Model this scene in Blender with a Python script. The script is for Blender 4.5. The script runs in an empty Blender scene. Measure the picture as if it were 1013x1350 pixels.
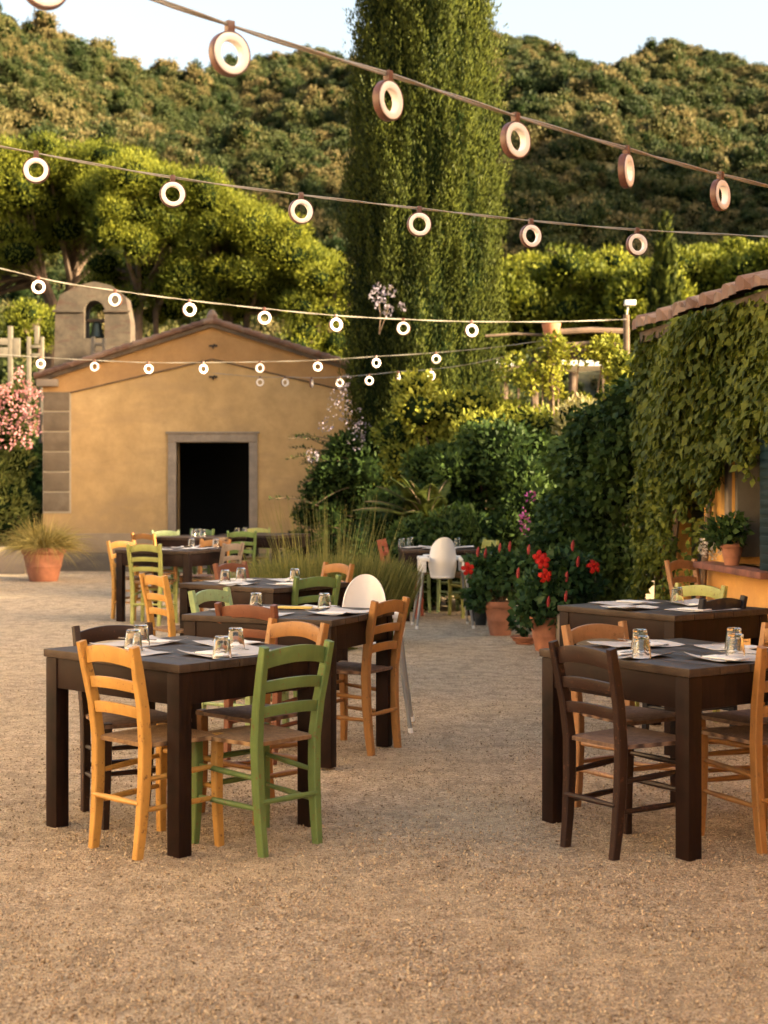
import bpy, bmesh, math, random
import numpy as np
from mathutils import Vector, Matrix, noise as mnoise
rng = np.random.default_rng(7); random.seed(7)
R = math.radians
SC = bpy.context.scene; C = SC.collection
F, HY, HC = 2110.0, 632.0, 1.5
def at(px, py, Y):            # photo pixel + distance -> world point
    p = F / Y
    return Vector(((px-506.5)/p, Y, HC+(HY-py)/p))

# ------------------------------------------------------------------ materials
def nt(name):
    m = bpy.data.materials.new(name); m.use_nodes = True
    t = m.node_tree; b = t.nodes['Principled BSDF']
    return m, t, b
def ramp(t, fac, stops):
    r = t.nodes.new('ShaderNodeValToRGB'); e = r.color_ramp.elements
    while len(e) < len(stops): e.new(0.5)
    for i, (p, c) in enumerate(stops):
        e[i].position = p; e[i].color = (*c, 1)
    t.links.new(fac, r.inputs[0]); return r.outputs[0]
def noise_tex(t, scale, detail=6, rough=0.6, vec=None, stretch=None):
    n = t.nodes.new('ShaderNodeTexNoise'); n.inputs['Scale'].default_value = scale
    n.inputs['Detail'].default_value = detail; n.inputs['Roughness'].default_value = rough
    tc = t.nodes.new('ShaderNodeTexCoord'); v = tc.outputs['Object'] if vec is None else vec
    if stretch:
        mp = t.nodes.new('ShaderNodeMapping'); mp.inputs['Scale'].default_value = stretch
        t.links.new(v, mp.inputs[0]); v = mp.outputs[0]
    t.links.new(v, n.inputs['Vector']); return n.outputs['Fac']
def bump(t, b, h, strength=0.3, dist=0.01, chain=None):
    n = t.nodes.new('ShaderNodeBump'); n.inputs['Strength'].default_value = strength
    n.inputs['Distance'].default_value = dist; t.links.new(h, n.inputs['Height'])
    if chain is not None: t.links.new(chain, n.inputs['Normal'])
    t.links.new(n.outputs[0], b.inputs['Normal']); return n.outputs[0]
def mixc(t, fac, a, b_, mode='MIX'):
    n = t.nodes.new('ShaderNodeMix'); n.data_type = 'RGBA'; n.blend_type = mode
    for s, v in ((n.inputs['Factor'], fac), (n.inputs['A'], a), (n.inputs['B'], b_)):
        if isinstance(v, (int, float)): s.default_value = v
        elif isinstance(v, tuple): s.default_value = (*v, 1)
        else: t.links.new(v, s)
    return n.outputs['Result']
def plain(name, col, rough=0.6, metal=0, var=0.12, scale=8, bmp=0.15):
    m, t, b = nt(name)
    n = noise_tex(t, scale, 8)
    d = tuple(c*(1-var*2) for c in col); l = tuple(min(1, c*(1+var)) for c in col)
    t.links.new(ramp(t, n, [(0.3, d), (0.7, l)]), b.inputs['Base Color'])
    b.inputs['Roughness'].default_value = rough; b.inputs['Metallic'].default_value = metal
    if bmp: bump(t, b, noise_tex(t, scale*8, 4), bmp, 0.004)
    return m
def painted(name, col, under=(0.16, 0.075, 0.03), wear=0.36, rough=0.42):
    m, t, b = nt(name)
    n = noise_tex(t, 6, 8, 0.65)
    g = noise_tex(t, 22, 6, 0.6, stretch=(1, 1, 0.12))
    base = ramp(t, n, [(0.25, tuple(c*0.72 for c in col)), (0.5, col), (0.8, tuple(min(1, c*1.18) for c in col))])
    base = mixc(t, ramp(t, g, [(0.42, (0, 0, 0)), (0.62, (0.35,)*3)]), base, tuple(c*0.6 for c in col))
    w = noise_tex(t, 38, 9, 0.72)
    ws = ramp(t, w, [(1-wear-0.06, (0,)*3), (1-wear, (0.85,)*3)])
    t.links.new(mixc(t, ws, base, under), b.inputs['Base Color'])
    b.inputs['Roughness'].default_value = rough
    b.inputs['Specular IOR Level'].default_value = 0.35
    bump(t, b, g, 0.25, 0.002)
    return m
def leafmat(name, dark, light, trans=0.3, rough=0.55, mid=None):
    m, t, b = nt(name)
    a = t.nodes.new('ShaderNodeAttribute'); a.attribute_name = 'tint'
    st = [(0.0, dark), (0.55, mid or tuple((x+y)/2 for x, y in zip(dark, light))), (1.0, light)]
    col = ramp(t, a.outputs['Fac'], st)
    t.links.new(col, b.inputs['Base Color']); b.inputs['Roughness'].default_value = rough
    b.inputs['Specular IOR Level'].default_value = 0.10
    tr = t.nodes.new('ShaderNodeBsdfTranslucent')
    t.links.new(mixc(t, 1.0, col, (1.0, 0.95, 0.55), 'MULTIPLY'), tr.inputs['Color'])
    mx = t.nodes.new('ShaderNodeMixShader'); mx.inputs[0].default_value = trans
    out = t.nodes['Material Output']
    t.links.new(b.outputs[0], mx.inputs[1]); t.links.new(tr.outputs[0], mx.inputs[2]); t.links.new(mx.outputs[0], out.inputs[0])
    return m
M = {}
M['core'] = plain('leaf_core', (0.008, 0.014, 0.005), 1.0, bmp=0); M['core'].node_tree.nodes['Principled BSDF'].inputs['Specular IOR Level'].default_value = 0  # near-black fill, shade of the crown gaps put into its colour
M['bark'] = plain('bark', (0.17, 0.115, 0.075), 0.9, scale=5, var=0.3, bmp=0.8)
M['pinebark'] = plain('pine_bark', (0.12, 0.08, 0.055), 0.9, scale=3, var=0.3, bmp=0.8)
M['cypress'] = leafmat('cypress_leaf', (0.003, 0.011, 0.004), (0.075, 0.090, 0.014), 0.04)
M['pine'] = leafmat('pine_needles', (0.016, 0.036, 0.006), (0.22, 0.235, 0.026), 0.25)
M['woodgreen'] = leafmat('far_tree', (0.010, 0.024, 0.009), (0.150, 0.115, 0.050), 0.10, mid=(0.046, 0.056, 0.017))
M['bushdark'] = leafmat('bush_leaf', (0.008, 0.024, 0.008), (0.065, 0.105, 0.024), 0.25)
M['bushlime'] = leafmat('lime_leaf', (0.07, 0.10, 0.016), (0.36, 0.36, 0.055), 0.35)
M['bushpale'] = leafmat('pale_leaf', (0.12, 0.13, 0.05), (0.42, 0.37, 0.20), 0.3)
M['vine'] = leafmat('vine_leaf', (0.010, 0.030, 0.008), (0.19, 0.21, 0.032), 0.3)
M['vinelit'] = leafmat('vine_yellow', (0.15, 0.16, 0.03), (0.36, 0.32, 0.05), 0.4)
M['cycas'] = leafmat('frond', (0.025, 0.05, 0.014), (0.12, 0.135, 0.03), 0.25)
M['hib'] = leafmat('hibiscus_leaf', (0.014, 0.04, 0.018), (0.07, 0.125, 0.04), 0.25, 0.35)
M['grass'] = leafmat('dry_grass', (0.16, 0.13, 0.04), (0.50, 0.40, 0.14), 0.3)
M['rosemary'] = leafmat('grass_mound', (0.07, 0.085, 0.025), (0.30, 0.28, 0.09), 0.25)
M['oleander'] = leafmat('oleander_leaf', (0.06, 0.085, 0.02), (0.26, 0.28, 0.08), 0.3)
M['pink'] = leafmat('pink_petal', (0.38, 0.14, 0.17), (0.62, 0.36, 0.37), 0.4)
M['lilac'] = leafmat('lilac_petal', (0.15, 0.13, 0.19), (0.34, 0.31, 0.38), 0.4)
M['magenta'] = leafmat('magenta_petal', (0.08, 0.015, 0.08), (0.22, 0.05, 0.20), 0.4)
M['red'] = leafmat('red_petal', (0.38, 0.012, 0.010), (0.58, 0.03, 0.02), 0.35)
M['rosebud'] = leafmat('bud', (0.28, 0.035, 0.035), (0.42, 0.08, 0.07), 0.3)
M['white_petal'] = leafmat('white_petal', (0.6, 0.5, 0.45), (0.8, 0.75, 0.7), 0.3)
M['terracotta'] = plain('terracotta', (0.42, 0.17, 0.09), 0.85, scale=5, var=0.22, bmp=0.3)
M['sill'] = plain('sill_brick', (0.22, 0.08, 0.045), 0.8, scale=6, var=0.3, bmp=0.4)
M['black_pot'] = plain('black_plastic', (0.015, 0.02, 0.022), 0.5)
M['soil'] = plain('soil', (0.05, 0.035, 0.025), 1)
M['white_plastic'] = plain('white_plastic', (0.80, 0.76, 0.71), 0.38, var=0.02, bmp=0)
M['steel'] = plain('grey_steel', (0.27, 0.27, 0.26), 0.4, 0.2, var=0.05, bmp=0)
M['cable'] = plain('cable', (0.26, 0.24, 0.20), 0.5, var=0.05, bmp=0)
M['ringband'] = plain('copper_band', (0.10, 0.04, 0.028), 0.45, var=0.1, bmp=0)
M['iron'] = plain('iron', (0.03, 0.027, 0.025), 0.6, 0.5)
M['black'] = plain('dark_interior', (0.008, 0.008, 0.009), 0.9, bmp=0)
M['teal'] = painted('teal_shutter', (0.006, 0.022, 0.026), wear=0.1)
M['timber'] = plain('old_timber', (0.10, 0.07, 0.045), 0.8, scale=4, var=0.3, bmp=0.6)
M['oldwood'] = plain('pale_timber', (0.14, 0.12, 0.09), 0.8, scale=4, var=0.15, bmp=0.4)
M['bronze'] = plain('bell_bronze', (0.06, 0.08, 0.07), 0.5, 0.6)
M['canvas'] = plain('white_canvas', (0.55, 0.57, 0.58), 0.7, var=0.03)
# lit-able diffuser of the ring lamps (switched off, no emission)
m, t, b = nt('diffuser'); b.inputs['Base Color'].default_value = (0.86, 0.80, 0.74, 1); b.inputs['Roughness'].default_value = 0.35
b.inputs['Emission Color'].default_value = (1, 0.90, 0.80, 1); b.inputs['Emission Strength'].default_value = 0.0; M['diffuser'] = m
m, t, b = nt('glass'); b.inputs['Transmission Weight'].default_value = 1; b.inputs['Roughness'].default_value = 0.03
b.inputs['IOR'].default_value = 1.35; b.inputs['Base Color'].default_value = (1, 1, 1, 1); M['glass'] = m
m, t, b = nt('placemat_paper')
n = noise_tex(t, 3, 3); t.links.new(ramp(t, n, [(0.3, (0.42, 0.39, 0.36)), (0.7, (0.58, 0.54, 0.50))]), b.inputs['Base Color']); b.inputs['Roughness'].default_value = 0.8; M['paper'] = m
M['napkin'] = plain('white_paper', (0.74, 0.71, 0.66), 0.8, var=0.03, bmp=0)
M['yellow_paper'] = plain('yellow_paper', (0.78, 0.55, 0.14), 0.7, var=0.05, bmp=0)
M['cutlery'] = plain('cutlery_steel', (0.5, 0.5, 0.5), 0.25, 1.0, var=0.03, bmp=0)

# dark stained table timber
def darkwood(name, a, c, rough=0.5):
    m, t, b = nt(name)
    g = noise_tex(t, 5, 9, 0.65, stretch=(14, 1.2, 1.2)); g2 = noise_tex(t, 2.2, 5)
    col = ramp(t, g, [(0.3, a), (0.7, c)])
    col = mixc(t, ramp(t, g2, [(0.45, (0,)*3), (0.7, (0.5,)*3)]), col, tuple(x*1.5 for x in c))
    t.links.new(col, b.inputs['Base Color']); b.inputs['Roughness'].default_value = rough
    b.inputs['Specular IOR Level'].default_value = 0.15
    bump(t, b, g, 0.35, 0.003); return m
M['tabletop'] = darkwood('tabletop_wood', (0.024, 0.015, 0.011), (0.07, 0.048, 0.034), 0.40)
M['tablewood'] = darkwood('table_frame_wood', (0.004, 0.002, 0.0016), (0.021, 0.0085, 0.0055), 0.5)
CH = {'yellow': painted('yellow_paint', (0.50, 0.26, 0.06)), 'orange': painted('orange_paint', (0.33, 0.15, 0.042)),
      'green': painted('green_paint', (0.125, 0.185, 0.055)), 'pale_green': painted('pale_green_paint', (0.28, 0.37, 0.17)),
      'lime': painted('lime_paint', (0.34, 0.35, 0.10)), 'brown': painted('brown_stain', (0.17, 0.06, 0.03), (0.08, 0.03, 0.015)),
      'dark': painted('dark_stain', (0.024, 0.010, 0.007), (0.10, 0.04, 0.022)), 'black': painted('black_stain', (0.020, 0.017, 0.020), (0.10, 0.04, 0.02), 0.2),
      'tan': painted('tan_stain', (0.34, 0.17, 0.075)), 'red': painted('red_stain', (0.30, 0.075, 0.04)), 'grey': painted('grey_stain', (0.22, 0.17, 0.13))}
def rush(name, a, c):
    m, t, b = nt(name)
    tc = t.nodes.new('ShaderNodeTexCoord'); s = t.nodes.new('ShaderNodeSeparateXYZ'); t.links.new(tc.outputs['Object'], s.inputs[0])
    def mt(op, x, y=None):
        n = t.nodes.new('ShaderNodeMath'); n.operation = op
        for i, v in enumerate((x, y)):
            if v is None: continue
            if isinstance(v, (int, float)): n.inputs[i].default_value = v
            else: t.links.new(v, n.inputs[i])
        return n.outputs[0]
    mx = mt('MAXIMUM', mt('ABSOLUTE', s.outputs[0]), mt('ABSOLUTE', s.outputs[1]))
    w = mt('SINE', mt('MULTIPLY', mx, 620.0))
    f = mt('ADD', mt('MULTIPLY', w, 0.28), mt('MULTIPLY', noise_tex(t, 30, 6), 0.9))
    t.links.new(ramp(t, f, [(0.2, a), (0.75, c)]), b.inputs['Base Color']); b.inputs['Roughness'].default_value = 0.8
    bump(t, b, w, 0.6, 0.003); return m
M['rush'] = rush('rush_seat', (0.12, 0.06, 0.025), (0.40, 0.24, 0.11)); M['rushdark'] = rush('dark_rush_seat', (0.06, 0.032, 0.022), (0.26, 0.155, 0.10))

# plaster with stains
def plaster(name, c1, c2, stain, s=0.8, red=None):
    m, t, b = nt(name)
    a = noise_tex(t, 0.55*s, 6, 0.6); d = noise_tex(t, 3*s, 8, 0.7); e = noise_tex(t, 1.3*s, 5, 0.6, stretch=(0.45, 1, 1.8))
    col = ramp(t, a, [(0.36, c1), (0.62, c2)])
    col = mixc(t, ramp(t, d, [(0.38, (0,)*3), (0.68, (0.75,)*3)]), col, tuple(x*0.72 for x in c1))
    col = mixc(t, ramp(t, e, [(0.52, (0,)*3), (0.66, (0.9,)*3)]), col, stain)
    vor = t.nodes.new('ShaderNodeTexVoronoi'); vor.feature = 'DISTANCE_TO_EDGE'; vor.inputs['Scale'].default_value = 0.8*s; wp_ = t.nodes.new('ShaderNodeTexCoord'); av = t.nodes.new('ShaderNodeVectorMath'); av.operation = 'ADD'; nz_ = t.nodes.new('ShaderNodeTexNoise'); nz_.inputs['Scale'].default_value = 2.2; t.links.new(wp_.outputs['Object'], nz_.inputs['Vector']); t.links.new(wp_.outputs['Object'], av.inputs[0]); t.links.new(nz_.outputs['Color'], av.inputs[1]); t.links.new(av.outputs[0], vor.inputs['Vector'])
    col = mixc(t, ramp(t, vor.outputs['Distance'], [(0.0, (0.10,)*3), (0.012, (0,)*3)]), col, tuple(x*0.55 for x in stain))
    # weathering that rises from the foot of the wall
    tc = t.nodes.new('ShaderNodeTexCoord'); sp = t.nodes.new('ShaderNodeSeparateXYZ'); t.links.new(tc.outputs['Object'], sp.inputs[0])
    ad = t.nodes.new('ShaderNodeMath'); ad.operation = 'ADD'; t.links.new(sp.outputs[2], ad.inputs[0])
    ml = t.nodes.new('ShaderNodeMath'); ml.operation = 'MULTIPLY'; t.links.new(d, ml.inputs[0]); ml.inputs[1].default_value = -1.4; t.links.new(ml.outputs[0], ad.inputs[1])
    col = mixc(t, ramp(t, ad.outputs[0], [(0.0, (0.6,)*3), (0.28, (0,)*3)]), col, stain)
    t.links.new(col, b.inputs['Base Color']); b.inputs['Roughness'].default_value = 0.92
    bump(t, b, noise_tex(t, 14, 9, 0.7), 0.5, 0.012); return m
M['ochre'] = plaster('ochre_plaster', (0.45, 0.295, 0.125), (0.54, 0.37, 0.17), (0.35, 0.235, 0.115))
M['ochre_rich'] = plaster('rich_ochre_plaster', (0.36, 0.205, 0.08), (0.42, 0.25, 0.10), (0.30, 0.175, 0.08))
M['ochre_wall'] = plaster('farmhouse_plaster', (0.72, 0.36, 0.075), (0.80, 0.44, 0.11), (0.60, 0.30, 0.09), 1.5)
M['bounce_block'] = plaster('bounce_plaster', (0.76, 0.66, 0.52), (0.80, 0.70, 0.56), (0.72, 0.60, 0.46))
M['stone'] = plaster('grey_stone', (0.23, 0.185, 0.14), (0.31, 0.255, 0.195), (0.22, 0.18, 0.14), 2)
M['quoin'] = plaster('quoin_stone', (0.15, 0.115, 0.075), (0.20, 0.155, 0.105), (0.12, 0.09, 0.06), 2)
M['mortar'] = plain('pale_mortar', (0.42, 0.36, 0.27), 0.9, var=0.08)
M['plinth'] = plaster('plinth_plaster', (0.36, 0.27, 0.16), (0.46, 0.35, 0.21), (0.24, 0.18, 0.12), 1.5)
M['foot'] = plaster('footing_stone', (0.17, 0.145, 0.105), (0.25, 0.21, 0.15), (0.09, 0.075, 0.06), 2)
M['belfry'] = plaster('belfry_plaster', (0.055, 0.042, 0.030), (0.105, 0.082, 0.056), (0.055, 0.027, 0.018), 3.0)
m, t, b = nt('roof_tile')
v = t.nodes.new('ShaderNodeTexVoronoi'); v.inputs['Scale'].default_value = 4.5; tc = t.nodes.new('ShaderNodeTexCoord'); t.links.new(tc.outputs['Object'], v.inputs['Vector'])
sx = t.nodes.new('ShaderNodeSeparateXYZ'); t.links.new(v.outputs['Color'], sx.inputs[0])
c = ramp(t, sx.outputs[0], [(0, (0.085, 0.045, 0.032)), (0.5, (0.15, 0.08, 0.052)), (1, (0.22, 0.145, 0.105))])
c = mixc(t, ramp(t, noise_tex(t, 7, 8, 0.7), [(0.5, (0,)*3), (0.7, (0.8,)*3)]), c, (0.17, 0.15, 0.12))
t.links.new(c, b.inputs['Base Color']); b.inputs['Roughness'].default_value = 0.9; bump(t, b, noise_tex(t, 30, 6), 0.4, 0.006); M['tile'] = m

# gravel
m, t, b = nt('gravel')
tc = t.nodes.new('ShaderNodeTexCoord').outputs['Object']
v = t.nodes.new('ShaderNodeTexVoronoi'); v.inputs['Scale'].default_value = 105; t.links.new(tc, v.inputs['Vector'])
sx = t.nodes.new('ShaderNodeSeparateXYZ'); t.links.new(v.outputs['Color'], sx.inputs[0])
c = ramp(t, sx.outputs[0], [(0, (0.20, 0.135, 0.075)), (0.3, (0.54, 0.40, 0.255)), (0.8, (0.70, 0.54, 0.36)), (1, (0.80, 0.68, 0.48))])
big = noise_tex(t, 1.1, 5, 0.6, vec=tc); med = noise_tex(t, 7, 8, 0.75, vec=tc)
c = mixc(t, ramp(t, big, [(0.38, (0,)*3), (0.66, (0.6,)*3)]), c, (0.60, 0.46, 0.28))
c = mixc(t, ramp(t, med, [(0.38, (0.6,)*3), (0.56, (0,)*3)]), c, (0.20, 0.14, 0.085))  # mottling, with shading of the hollows put into the colour
t.links.new(c, b.inputs['Base Color']); b.inputs['Roughness'].default_value = 0.95
n1 = bump(t, b, noise_tex(t, 3.2, 5, 0.7, vec=tc), 0.8, 0.10); n2 = bump(t, b, med, 1.0, 0.045, n1); bump(t, b, v.outputs['Distance'], 0.8, 0.012, n2)
M['gravel'] = m
M['pebble'] = leafmat('pebble', (0.16, 0.105, 0.06), (0.60, 0.47, 0.31), 0.0, 0.9)
# pebbles take a random colour per stone
t = M['pebble'].node_tree; oi = t.nodes.new('ShaderNodeObjectInfo')
for n in t.nodes:
    if n.type == 'VALTORGB': t.links.new(oi.outputs['Random'], n.inputs[0])
t = M['woodgreen'].node_tree; oi = t.nodes.new('ShaderNodeObjectInfo'); rp = [n for n in t.nodes if n.type == 'VALTORGB'][0]
at_ = [n for n in t.nodes if n.type == 'ATTRIBUTE'][0]
mm = t.nodes.new('ShaderNodeMath'); mm.operation = 'MULTIPLY_ADD'; mm.inputs[1].default_value = 0.75
t.links.new(oi.outputs['Random'], mm.inputs[0]); m3 = t.nodes.new('ShaderNodeMath'); m3.operation = 'MULTIPLY'; m3.inputs[1].default_value = 0.3
t.links.new(at_.outputs['Fac'], m3.inputs[0]); t.links.new(m3.outputs[0], mm.inputs[2]); t.links.new(mm.outputs[0], rp.inputs[0])
M['terrain'] = plain('hillside', (0.06, 0.058, 0.022), 1.0, scale=0.2, var=0.3, bmp=0)

# ------------------------------------------------------------------ object helpers
def link_mesh(name, me, mat, parent=None):
    o = bpy.data.objects.new(name, me); C.objects.link(o)
    if mat is not None: me.materials.append(mat)
    if parent is not None: o.parent = parent
    return o
def tag(o, label, cat, group=None):
    o['label'] = label; o['category'] = cat
    if group: o['group'] = group
    return o
def thing(name, label, cat, loc=(0, 0, 0), rz=0, group=None):
    o = bpy.data.objects.new(name, None); C.objects.link(o); o.empty_display_size = 0.1
    o.location = loc; o.rotation_euler = (0, 0, rz); return tag(o, label, cat, group)
class MB:
    def __init__(s): s.v = []; s.f = []
    def add(s, V, Fc):
        k = len(s.v); s.v += [tuple(x) for x in V]; s.f += [tuple(i+k for i in q) for q in Fc]; return s
    def box(s, x0, x1, y0, y1, z0, z1, mat=None):
        V = [Vector((x, y, z)) for x in (x0, x1) for y in (y0, y1) for z in (z0, z1)]
        if mat: V = [mat @ q for q in V]
        return s.add(V, [(0, 1, 3, 2), (4, 6, 7, 5), (0, 4, 5, 1), (2, 3, 7, 6), (0, 2, 6, 4), (1, 5, 7, 3)])
    def prism(s, pts, d, mat=None):           # pts (x,z) extruded along y from d[0] to d[1]
        n = len(pts); V = [Vector((x, d[0], z)) for x, z in pts]+[Vector((x, d[1], z)) for x, z in pts]
        if mat: V = [mat @ q for q in V]
        Fc = [tuple(range(n)), tuple(range(2*n-1, n-1, -1))]+[(i, i+n, (i+1) % n+n, (i+1) % n) for i in range(n)]
        return s.add(V, Fc)
    def sweep(s, path, rad, n=8, rect=None, cap=True):   # tube / rectangular bar along a path
        P = [Vector(p) for p in path]; m = len(P)
        if not hasattr(rad, '__len__'): rad = [rad]*m
        V = []
        up0 = Vector((0, 1, 0)) if abs((P[-1]-P[0]).normalized().z) > 0.8 else Vector((0, 0, 1))
        for i, p in enumerate(P):
            tgt = (P[min(i+1, m-1)]-P[max(i-1, 0)]).normalized()
            a = tgt.cross(up0).normalized(); bb = a.cross(tgt).normalized()
            if rect:
                w, d = rect[0]*rad[i]/2, rect[1]*rad[i]/2; k = 0.22
                for (u, v_) in ((1, 1-k), (1-k, 1), (-1+k, 1), (-1, 1-k), (-1, -1+k), (-1+k, -1), (1-k, -1), (1, -1+k)):
                    V.append(p+a*u*w+bb*v_*d)
            else:
                for q in range(n):
                    an = 2*math.pi*q/n; V.append(p+a*math.cos(an)*rad[i]+bb*math.sin(an)*rad[i])
        if rect: n = 8
        Fc = [(i*n+q, i*n+(q+1) % n, (i+1)*n+(q+1) % n, (i+1)*n+q) for i in range(m-1) for q in range(n)]
        if cap: Fc += [tuple(range(n-1, -1, -1)), tuple((m-1)*n+q for q in range(n))]
        return s.add(V, Fc)
    def lathe(s, prof, n=24, c=(0, 0, 0), mat=None):
        V = []
        for r, z in prof:
            for q in range(n):
                a = 2*math.pi*q/n; V.append(Vector((c[0]+r*math.cos(a), c[1]+r*math.sin(a), c[2]+z)))
        if mat: V = [mat @ q for q in V]
        return s.add(V, [(i*n+q, i*n+(q+1) % n, (i+1)*n+(q+1) % n, (i+1)*n+q) for i in range(len(prof)-1) for q in range(n)])
    def mesh(s, name, smooth=True, bevel=0, angle=35):
        me = bpy.data.meshes.new(name); me.from_pydata(s.v, [], s.f); me.update()
        bm = bmesh.new(); bm.from_mesh(me); bmesh.ops.recalc_face_normals(bm, faces=bm.faces)
        if bevel:
            bmesh.ops.remove_doubles(bm, verts=bm.verts, dist=1e-5)
            ed = [e for e in bm.edges if len(e.link_faces) == 2 and e.calc_face_angle(0) > R(40)]
            bmesh.ops.bevel(bm, geom=ed, offset=bevel, segments=2, affect='EDGES', profile=0.6, clamp_overlap=True)
        bm.to_mesh(me); bm.free()
        if smooth:
            me.polygons.foreach_set('use_smooth', [True]*len(me.polygons))
            try: me.set_sharp_from_angle(angle=R(angle))
            except Exception: pass
        return me
    def obj(s, name, mat, parent=None, **k): return link_mesh(name, s.mesh(name, **k), mat, parent)
def unit(a): return a/np.maximum(np.linalg.norm(a, axis=1, keepdims=True), 1e-9)
def leaf_geo(P, D, N, L, W):
    n = len(P); D = unit(D); S = unit(np.cross(D, N)); L = np.broadcast_to(L, n)[:, None]; W = np.broadcast_to(W, n)[:, None]
    Nn = np.cross(S, D)
    a = P; c = P+D*L; mid = P+D*L*0.45+Nn*L*0.06
    return np.stack([a, mid+S*W/2, c-Nn*L*0.05, mid-S*W/2], 1).reshape(-1, 3)
def leaf_mesh(name, chunks, cores=()):
    """chunks: list of (verts(4n,3), tint(n), material index)"""
    V = np.concatenate([c[0] for c in chunks]); T = np.concatenate([c[1] for c in chunks]); n = len(V)//4
    mi = np.concatenate([np.full(len(c[1]), c[2], dtype=np.int32) for c in chunks])
    nc = 0; cv = []; cf = []
    for q in cores:
        k = n*4+sum(len(x) for x in cv); cv.append(np.array(q.v)); cf += [[i+k for i in f] for f in q.f]
    allv = np.concatenate([V]+cv) if cv else V
    me = bpy.data.meshes.new(name); me.vertices.add(len(allv)); me.vertices.foreach_set('co', allv.astype(np.float32).ravel())
    loops = list(range(n*4)); starts = list(range(0, n*4, 4)); k = n*4
    for f in cf: starts.append(k); loops += f; k += len(f)
    me.loops.add(k); me.loops.foreach_set('vertex_index', loops)
    me.polygons.add(n+len(cf)); me.polygons.foreach_set('loop_start', starts)
    me.polygons.foreach_set('material_index', np.concatenate([mi, np.full(len(cf), int(mi.max())+1, dtype=np.int32)]) if cf else mi)
    at = me.attributes.new('tint', 'FLOAT', 'FACE'); at.data.foreach_set('value', np.concatenate([T, np.zeros(len(cf))]).astype(np.float32))
    me.update(calc_edges=True); return me
def rnd_dirs(n): return unit(rng.normal(size=(n, 3)))
def ico(c, r, sub=2, jit=0.12):
    bm = bmesh.new(); bmesh.ops.create_icosphere(bm, subdivisions=sub, radius=1)
    mb = MB(); sd = random.random()*50
    for v in bm.verts:
        k = 1+jit*2*mnoise.noise(Vector(v.co)*1.7+Vector((sd, sd, 0)))
        mb.v.append((c[0]+v.co.x*r[0]*k, c[1]+v.co.y*r[1]*k, c[2]+v.co.z*r[2]*k))
    mb.f = [tuple(v.index for v in f.verts) for f in bm.faces]; bm.free(); return mb
def clump(c, r, n, L, W, shell=(0.7, 1.05), up=0.3, out=0.7, tint=None, cut=None, hang=0.0):
    """leaf-sized faces through the outer volume of an ellipsoid"""
    d = rnd_dirs(n)
    if cut is not None: d[:, 2] = np.where(d[:, 2] < cut, -d[:, 2]*0.3, d[:, 2]); d = unit(d)
    r = np.array(r); k = rng.uniform(shell[0], shell[1], n)[:, None]
    P = np.array(c)+d*r*k
    D = unit(d*out+rnd_dirs(n)*0.7+np.array([0, 0, up-hang]))
    N = unit(rnd_dirs(n)*0.6+d)
    l = L*rng.uniform(0.6, 1.3, n); w = W*rng.uniform(0.6, 1.3, n)
    base = rng.uniform(0.0, 1.0) if tint is None else tint
    T = np.clip(base*0.5+rng.uniform(0, 0.5, n), 0, 1)
    return leaf_geo(P, D, N, l, w), T

def foliage_obj(name, blobs, mats, parent=None, core=True, corescale=0.78):
    """blobs: list of dict(c,r,n,L,W,mi,...)"""
    ch = []; co = []
    for b_ in blobs:
        b_ = dict(b_); mi = b_.pop('mi', 0); nocore = b_.pop('nocore', False)
        V, T = clump(**b_); ch.append((V, T, mi))
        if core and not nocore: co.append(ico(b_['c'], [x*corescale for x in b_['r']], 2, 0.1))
    if not co: me = leaf_mesh(name, ch)
    else:
        mx = max(c[2] for c in ch)
        for i in range(mx+1):
            if not any(c[2] == i for c in ch): pass
        me = leaf_mesh(name, ch, co)
    o = link_mesh(name, me, None, parent)
    mx = max(c[2] for c in ch)
    for m_ in mats[:mx+1]: me.materials.append(m_)
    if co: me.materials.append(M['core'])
    return o
def bush_blobs(box, k, rr, n, L, W, **kw):
    """lumpy bush: k ellipsoid clumps in an ellipsoid (cx,cy,cz,rx,ry,rz)"""
    cx, cy, cz, rx, ry, rz = box; out = []
    for i in range(k):
        d = rnd_dirs(1)[0]; s = rng.uniform(0.45, 0.95)
        r = rng.uniform(rr*0.7, rr*1.25)
        out.append(dict(c=(cx+d[0]*rx*s, cy+d[1]*ry*s, cz+d[2]*rz*s), r=(r, r, r*0.85), n=n, L=L, W=W, **kw))
    return out

# ------------------------------------------------------------------ world, sun, camera
w = bpy.data.worlds.new('World'); SC.world = w; w.use_nodes = True
t = w.node_tree; bg = t.nodes['Background']; sky = t.nodes.new('ShaderNodeTexSky'); sky.sky_type = 'NISHITA'
SUN_AZ, SUN_EL = R(112), R(15)
sky.sun_disc = False; sky.sun_elevation = SUN_EL; sky.sun_rotation = SUN_AZ
sky.air_density = 1.0; sky.dust_density = 8.0; sky.ozone_density = 1.0
mx = t.nodes.new('ShaderNodeMix'); mx.data_type = 'RGBA'; mx.blend_type = 'MULTIPLY'; mx.inputs['Factor'].default_value = 1
mx.inputs['B'].default_value = (1.10, 0.98, 0.86, 1)
t.links.new(sky.outputs[0], mx.inputs['A']); t.links.new(mx.outputs['Result'], bg.inputs[0]); bg.inputs[1].default_value = 0.15
sd = Vector((math.sin(SUN_AZ)*math.cos(SUN_EL), math.cos(SUN_AZ)*math.cos(SUN_EL), math.sin(SUN_EL)))
sl = bpy.data.lights.new('sun', 'SUN'); sl.energy = 4.6; sl.angle = R(0.6); sl.color = (1.0, 0.80, 0.50)
so = bpy.data.objects.new('sun', sl); C.objects.link(so); so.rotation_euler = sd.to_track_quat('Z', 'Y').to_euler()
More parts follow.
